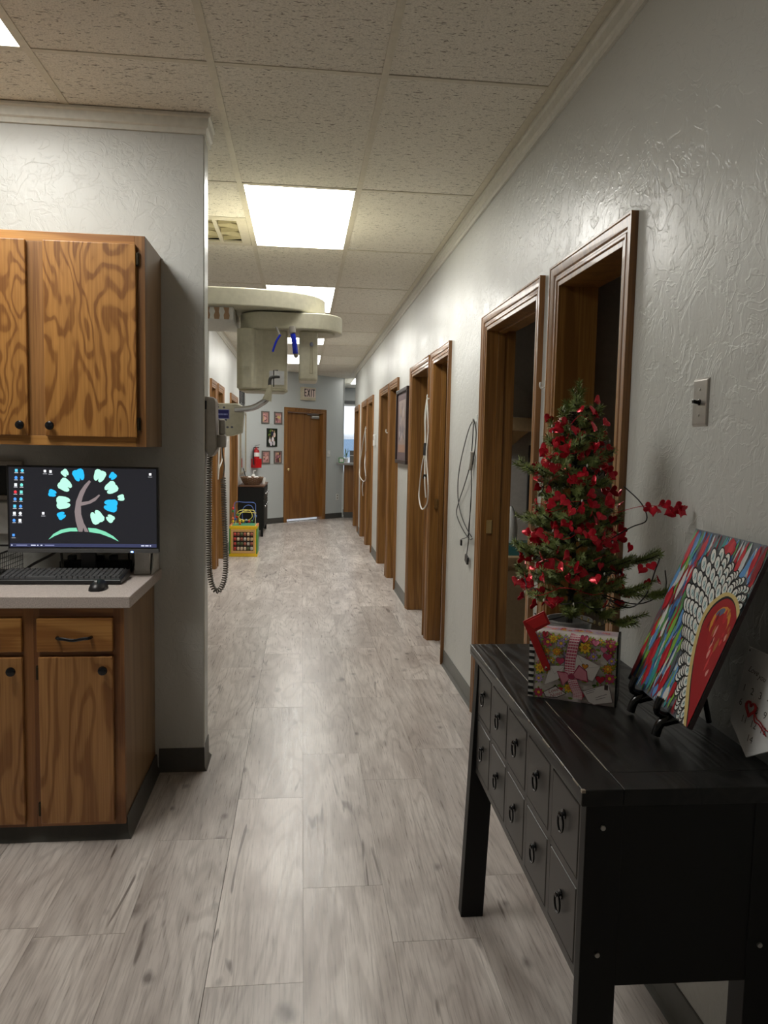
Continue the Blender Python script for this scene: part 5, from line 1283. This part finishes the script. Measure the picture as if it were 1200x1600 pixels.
for y0, y1, z0_, z1_ in ((-a_,a_,b_-0.03,b_),(-a_,a_,-b_,-b_+0.03),(-a_,-a_+0.03,-b_+0.03,b_-0.03),(a_-0.03,a_,-b_+0.03,b_-0.03)): MB().box(0.002, 0.03, y0, y1, z0_, z1_).build('frame_bar', mfm, mr, bevel=0.003)
MB().box(0.002, 0.018, -a_+0.03, a_-0.03, -b_+0.03, b_-0.03).build('mirror_glass', M_['mirror'], mr)
for k in range(3):
    o = thing('small_frame', 'narrow black framed photo high on the left wall above the mirror', 'picture', (XL, 12.02+k*0.30, 2.16), 0, 'black framed photos above the mirror'); o['label'] = 'narrow black framed photo above the mirror, ' + ('at the end by the oak doorway', 'in the middle of three', 'at the end by the angled wall')[k]
    for y0, y1, z0_, z1_ in ((-0.11,0.11,0.10,0.12),(-0.11,0.11,-0.12,-0.10),(-0.11,-0.09,-0.10,0.10),(0.09,0.11,-0.10,0.10)): MB().box(0.002,0.025,y0,y1,z0_,z1_).build('frame_bar', M_['black_plastic'], o)
    MB().box(0.002,0.012,-0.09,0.09,-0.10,0.10).build('photo', M_['paper'], o)

# ------------------------------------------------------------------ on the angled end wall (local frame of that wall)
def on_end(name, label, cat, s, z, group=None):
    c, d = math.cos(PI/4), math.sin(PI/4)
    return thing(name, label, cat, (EW['loc'][0]+s*c, EW['loc'][1]+s*d, z), PI/4, group)
def SX(x): return (x+0.965)*math.sqrt(2)
fgm = plain('grey_frame', rgb(112,106,100), 0.4)
rph = random.Random(8)
def photo_frame(x0, x1, z0_, z1_, label, kind):
    s0_, s1_ = SX(x0), SX(x1); w, h = (s1_-s0_)/2, (z1_-z0_)/2
    o = on_end('wall_photo', label, 'picture', (s0_+s1_)/2, (z0_+z1_)/2, 'framed photos on the end wall')
    b = 0.022 if kind else 0.012
    m = fgm if kind else M_['black_plastic']
    for p in ((-w,w,h-b,h),(-w,w,-h,-h+b),(-w,-w+b,-h+b,h-b),(w-b,w,-h+b,h-b)): MB().box(p[0],p[1],-0.022,-0.001,p[2],p[3]).build('frame_bar', m, o, bevel=0.002)
    pp = Print(); u, v = w-b, h-b
    MB().box(-u, u, -0.010, -0.001, -v, v).build('backing', M_['paper'], o)
    if kind:
        pp.rect(-u, -v, u, v, rgb(186,140,134))
        for k in range(14): pp.ell(rph.uniform(-u*.7,u*.7), rph.uniform(-v*.8,v*.7), rph.uniform(0.01,0.03), rph.uniform(0.01,0.035), rph.choice([rgb(206,150,150), rgb(220,176,170), rgb(120,70,70), rgb(90,60,64), rgb(210,190,120), rgb(150,100,110)]), rph.uniform(0,3), 10)
    else:
        pp.rect(-u, -v, u, v, rgb(30,44,24))
        for k in range(16): pp.ell(rph.uniform(-u*.8,u*.8), rph.uniform(0,v*.9), 0.018, 0.02, rph.choice([rgb(60,84,36), rgb(110,130,60), rgb(24,34,22)]), 0, 8)
        for x, y, c_ in ((0.01,0.07,rgb(40,44,70)),(-0.05,-0.06,rgb(226,220,226)),(0.02,-0.03,rgb(232,226,232)),(0.06,0.05,rgb(220,196,186)),(-0.02,-0.11,rgb(220,214,224)),(0.05,-0.10,rgb(214,206,214))): pp.ell(x, y, 0.028, 0.045, c_)
        for x, y in ((0.01,0.12),(-0.05,0.0),(0.02,0.02),(0.06,0.11),(-0.02,-0.06),(0.05,-0.05)): pp.ell(x, y, 0.012, 0.014, rgb(196,150,130))
    pp.build('photo', M_['print'], o, (0,-0.0102,0), (1,0,0), (0,0,1), step=2e-5)
photo_frame(-0.713,-0.585,1.783,2.000,'grey framed photo above the family portrait, on the side of the left wall',1)
photo_frame(-0.500,-0.366,1.783,2.000,'grey framed photo above the family portrait, on the side of the exit door',1)
photo_frame(-0.622,-0.451,1.380,1.703,'larger dark family portrait between the four grey frames',0)
photo_frame(-0.704,-0.569,1.077,1.308,'grey framed photo below the family portrait, on the side of the left wall',1)
photo_frame(-0.500,-0.366,1.080,1.306,'grey framed photo below the family portrait, on the side of the exit door',1)
o = on_end('exit_sign', 'cream EXIT sign box with dark letters above the door', 'sign', SX(0.075), 2.362)
MB().box(-0.165, 0.165, -0.085, -0.001, -0.115, 0.122).build('sign_case', plain('sign_cream', rgb(206,196,172), 0.4), o, bevel=0.008)
pe = Print(); pe.rect(-0.145, -0.060, 0.150, 0.100, rgb(232,212,204))
K_ = rgb(36,6,6); z0_, z1_ = -0.050, 0.092; w_ = 0.019
for r_ in ((-0.140,z0_,-0.140+w_,z1_),(-0.140,z1_-w_,-0.080,z1_),(-0.140,0.012,-0.086,0.012+w_),(-0.140,z0_,-0.080,z0_+w_),(0.030,z0_,0.030+w_,z1_),(0.066,z1_-w_,0.140,z1_),(0.094,z0_,0.094+w_,z1_)): pe.rect(*r_, K_)
pe.poly([(-0.066,z0_),(-0.044,z0_),(0.014,z1_),(-0.008,z1_)], K_); pe.poly([(-0.066,z1_),(-0.044,z1_),(0.014,z0_),(-0.008,z0_)], K_)
pe.build('sign_letters', M_['print'], o, (0,-0.0852,0), (1,0,0), (0,0,1))
for k in range(3): MB().box(-0.05+k*0.035, -0.03+k*0.035, -0.088, -0.084, -0.100, -0.092).build('test_button', M_['taupe'], o)
o = on_end('fire_extinguisher', 'red fire extinguisher with a black hose hanging on the end wall', 'fire extinguisher', SX(-0.83), 1.02)
MB().lathe([(0.001,0.01),(0.048,0.012),(0.055,0.03),(0.055,0.27),(0.045,0.30),(0.020,0.315),(0.016,0.34),(0.001,0.34)], 18, (0,-0.065,0)).build('cylinder', M_['red'], o, smooth=40)
MB().box(-0.065, 0.065, -0.135, -0.004, -0.01, 0.15).build('bracket_box', plain('bracket_red', rgb(190,24,28), 0.35), o, bevel=0.006)
MB().lathe([(0.0556,0.185),(0.0562,0.185),(0.0562,0.255),(0.0556,0.255)], 18, (0,-0.065,0)).build('label_band', M_['paper'], o)
MB().box(-0.012, 0.06, -0.075, -0.055, 0.335, 0.35).obox((0.02,-0.065,0.378), (0.05,0,0.012), (0,0.010,0), (0,0,0.005)).build('valve_lever', M_['chrome'], o, bevel=0.002)
MB().tube(smooth_path([(-0.01,-0.065,0.345),(-0.06,-0.07,0.33),(-0.075,-0.08,0.25),(-0.075,-0.08,0.12),(-0.07,-0.09,0.04)], 6), 0.010, 8).build('hose', M_['black_plastic'], o, smooth=60)
o = on_end('light_switch', 'white light switch plate beside the exit door', 'switch', SX(0.515), 1.265)
MB().box(-0.038, 0.038, -0.008, -0.0005, -0.06, 0.06).build('plate', M_['white_plastic'], o, bevel=0.003)
MB().box(-0.008, 0.008, -0.016, -0.008, -0.015, 0.015).build('rocker', M_['white_plastic'], o, bevel=0.002)
o = on_end('wall_outlet', 'white outlet plate low on the end wall', 'outlet', SX(0.70), 0.42)
MB().box(-0.038, 0.038, -0.008, -0.0005, -0.06, 0.06).build('plate', M_['white_plastic'], o, bevel=0.003)
for z in (-0.025, 0.025): MB().box(-0.016, 0.016, -0.0095, -0.008, z-0.014, z+0.014).build('socket', M_['taupe'], o, bevel=0.002)

# ------------------------------------------------------------------ reception counter and what stands on it
rc = thing('reception_counter', 'oak reception counter with a grey laminate top', 'counter', (0.84, 14.98, 0))
MB().box(0, 2.2, 0.02, 0.10, 0.11, 1.045).build('front_panel', M_['oak_dark'], rc)
MB().box(0, 2.2, 0.015, 0.09, 0.0, 0.11).build('kick_board', M_['rubber_dk'], rc)
MB().prism([(-0.17,-0.20),(2.2,-0.20),(2.2,0.34),(0.0,0.34),(0.0,0.02)], 1.046, 1.090).build('counter_top', plain('counter_grey', rgb(140,138,136), 0.4), rc, bevel=0.004)
CZ = 1.090
o = thing('card_stand', 'green bordered card standing on the reception counter', 'card', (0.77, 14.83, CZ))
MB().obox((0,0,0.05), (0.05,0,0), (0,0.004,0), (0,0.012,0.05)).build('card', M_['green'], o)
MB().obox((0,-0.006,0.05), (0.034,0,0), (0,0.002,0), (0,0.008,0.034)).build('card_face', M_['paper'], o)
o = thing('photo_card', 'dark picture card on the reception counter in front of the window', 'card', (1.03, 15.16, CZ))
MB().obox((0,0,0.12), (0.075,0,0), (0,0.004,0), (0,0.02,0.12)).build('card', plain('card_dark', rgb(88,84,80), 0.5), o)
MB().obox((0,-0.008,0.075), (0.07,0,0), (0,0.002,0), (0,0.010,0.07)).build('card_face', M_['paper'], o)
o = thing('counter_plant', 'small leafy plant on the reception counter', 'plant', (0.885, 15.25, CZ))
MB().lathe([(0.001,0),(0.035,0),(0.045,0.08),(0.04,0.08),(0.001,0.07)], 12).build('pot', M_['paper'], o, smooth=40)
lfm = plain('leaf_green', rgb(90,120,80), 0.5)
for k in range(9):
    a_ = k*2.4; r_ = 0.05+0.02*(k % 3); z = 0.12+0.02*k
    MB().add([(0,0,0.07),(r_*.5*math.cos(a_)-.01*math.sin(a_), r_*.5*math.sin(a_)+.01*math.cos(a_), z),(r_*math.cos(a_), r_*math.sin(a_), z+0.03),(r_*.5*math.cos(a_)+.01*math.sin(a_), r_*.5*math.sin(a_)-.01*math.cos(a_), z+0.006)], [(0,1,2,3)]).build('leaf', lfm, o, recalc=False)
o = thing('ceiling_light', 'lit ceiling panel over the reception counter', 'light', (1.30, 15.55, H-0.004), 0, 'recessed ceiling light panels')
MB().box(-0.28, 0.28, -0.58, 0.58, -0.006, 0.0).build('diffuser', M_['lamp'], o)
MB().box(-0.29, 0.29, -0.59, 0.59, 0.0005, 0.002).build('frame', M_['tee'], o)

# ------------------------------------------------------------------ outside the window
MB().box(-12, 20, 17.63, 60, -0.22, -0.14).build('ground', M_['concrete'], kind='structure', label='pale paved ground outside the window')
MB().box(-12, 0.70, 13.0, 17.62, -0.22, -0.14).build('ground', M_['concrete'], kind='structure', label='pale paved ground outside the exit door')
car = thing('parked_car', 'white car parked outside the reception window', 'car', (1.55, 21.0, -0.14)); car.scale = (1.15, 1.15, 1.15)
wp = plain('car_white', (0.80,0.81,0.82,1), 0.2)
side = [(-2.2,0.30),(-2.25,0.62),(-2.15,0.95),(-1.35,1.08),(-0.75,1.58),(-0.4,1.66),(1.35,1.66),(1.85,1.52),(2.2,1.02),(2.25,0.45),(2.15,0.30)]
MB().prism(side, -0.88, 0.88, 'y').build('car_body', wp, car, bevel=0.08, seg=3)
gm = plain('car_glass', rgb(150,175,200), 0.1)
for y in (-0.895, 0.885):
    for pl in ([(-1.05,1.10),(-0.62,1.50),(0.05,1.52),(0.05,1.10)], [(0.15,1.10),(0.15,1.52),(1.1,1.52),(1.35,1.10)]): MB().prism(pl, y, y+0.01, 'y').build('side_window', gm, car)
for x in (-1.35, 1.4):
    for y in (-0.80, 0.80): MB().lathe([(0.001,-0.11),(0.30,-0.11),(0.34,-0.08),(0.34,0.08),(0.30,0.11),(0.001,0.11)], 20, (x,y,0.34), 'y').build('wheel', M_['black_plastic'], car, smooth=40)

# ------------------------------------------------------------------ dim room seen through the second doorway
o = thing('room_cabinet', 'cream cabinet with a pale top inside the dim side room', 'cabinet', (1.36, 5.14, 0))
MB().box(0, 0.9, 0.0, 0.34, 0.0, 0.60).build('body', plain('cabinet_cream', rgb(190,168,134), 0.5), o)
MB().box(-0.01, 0.92, -0.02, 0.345, 0.60, 0.665).build('worktop', plain('worktop_tan', rgb(196,168,128), 0.5), o, bevel=0.003)
MB().box(0.012, 0.43, -0.012, 0.0, 0.05, 0.57).build('door', bpy.data.materials['cabinet_cream'], o, bevel=0.003)
MB().box(0.45, 0.88, -0.012, 0.0, 0.05, 0.57).build('door', bpy.data.materials['cabinet_cream'], o, bevel=0.003)
tag(MB().box(1.42, 1.66, 5.20, 5.34, 0.6655, 0.76).build('glove_box', M_['teal'], bevel=0.004), 'teal glove box on the cabinet in the dim room', 'box')
tag(MB().lathe([(0.001,0),(0.05,0),(0.055,0.10),(0.04,0.19),(0.015,0.25),(0.001,0.25)], 14, (1.49, 5.27, 0.7605)).build('spray_bottle', M_['white_plastic'], smooth=40), 'pale bottle standing on the teal box in the dim room', 'bottle')
sh_ = thing('wall_shelf', 'tan corner shelf with slanted brackets in the dim room', 'shelf', (1.36, 5.20, 1.55))
MB().box(0, 0.6, 0.0, 0.29, 0.0, 0.09).build('shelf_board', bpy.data.materials['worktop_tan'], sh_, bevel=0.003)
MB().prism([(0.0,0.0),(0.30,0.0),(0.0,-0.26)], 0.26, 0.29, 'y').build('bracket', bpy.data.materials['worktop_tan'], sh_)
arch_ = [(0.0,0.09)]+[(0.34*math.cos(q), 0.09+0.30*math.sin(q)) for q in [PI/2*k/10 for k in range(11)]]
MB().prism(arch_, 0.27, 0.29, 'y').build('arched_panel', M_['room'], sh_)
tag(MB().box(1.62, 1.70, 5.30, 5.33, 0.95, 1.45).build('wall_display', M_['black_plastic'], bevel=0.004), 'dark narrow screen on the wall of the dim room', 'screen')
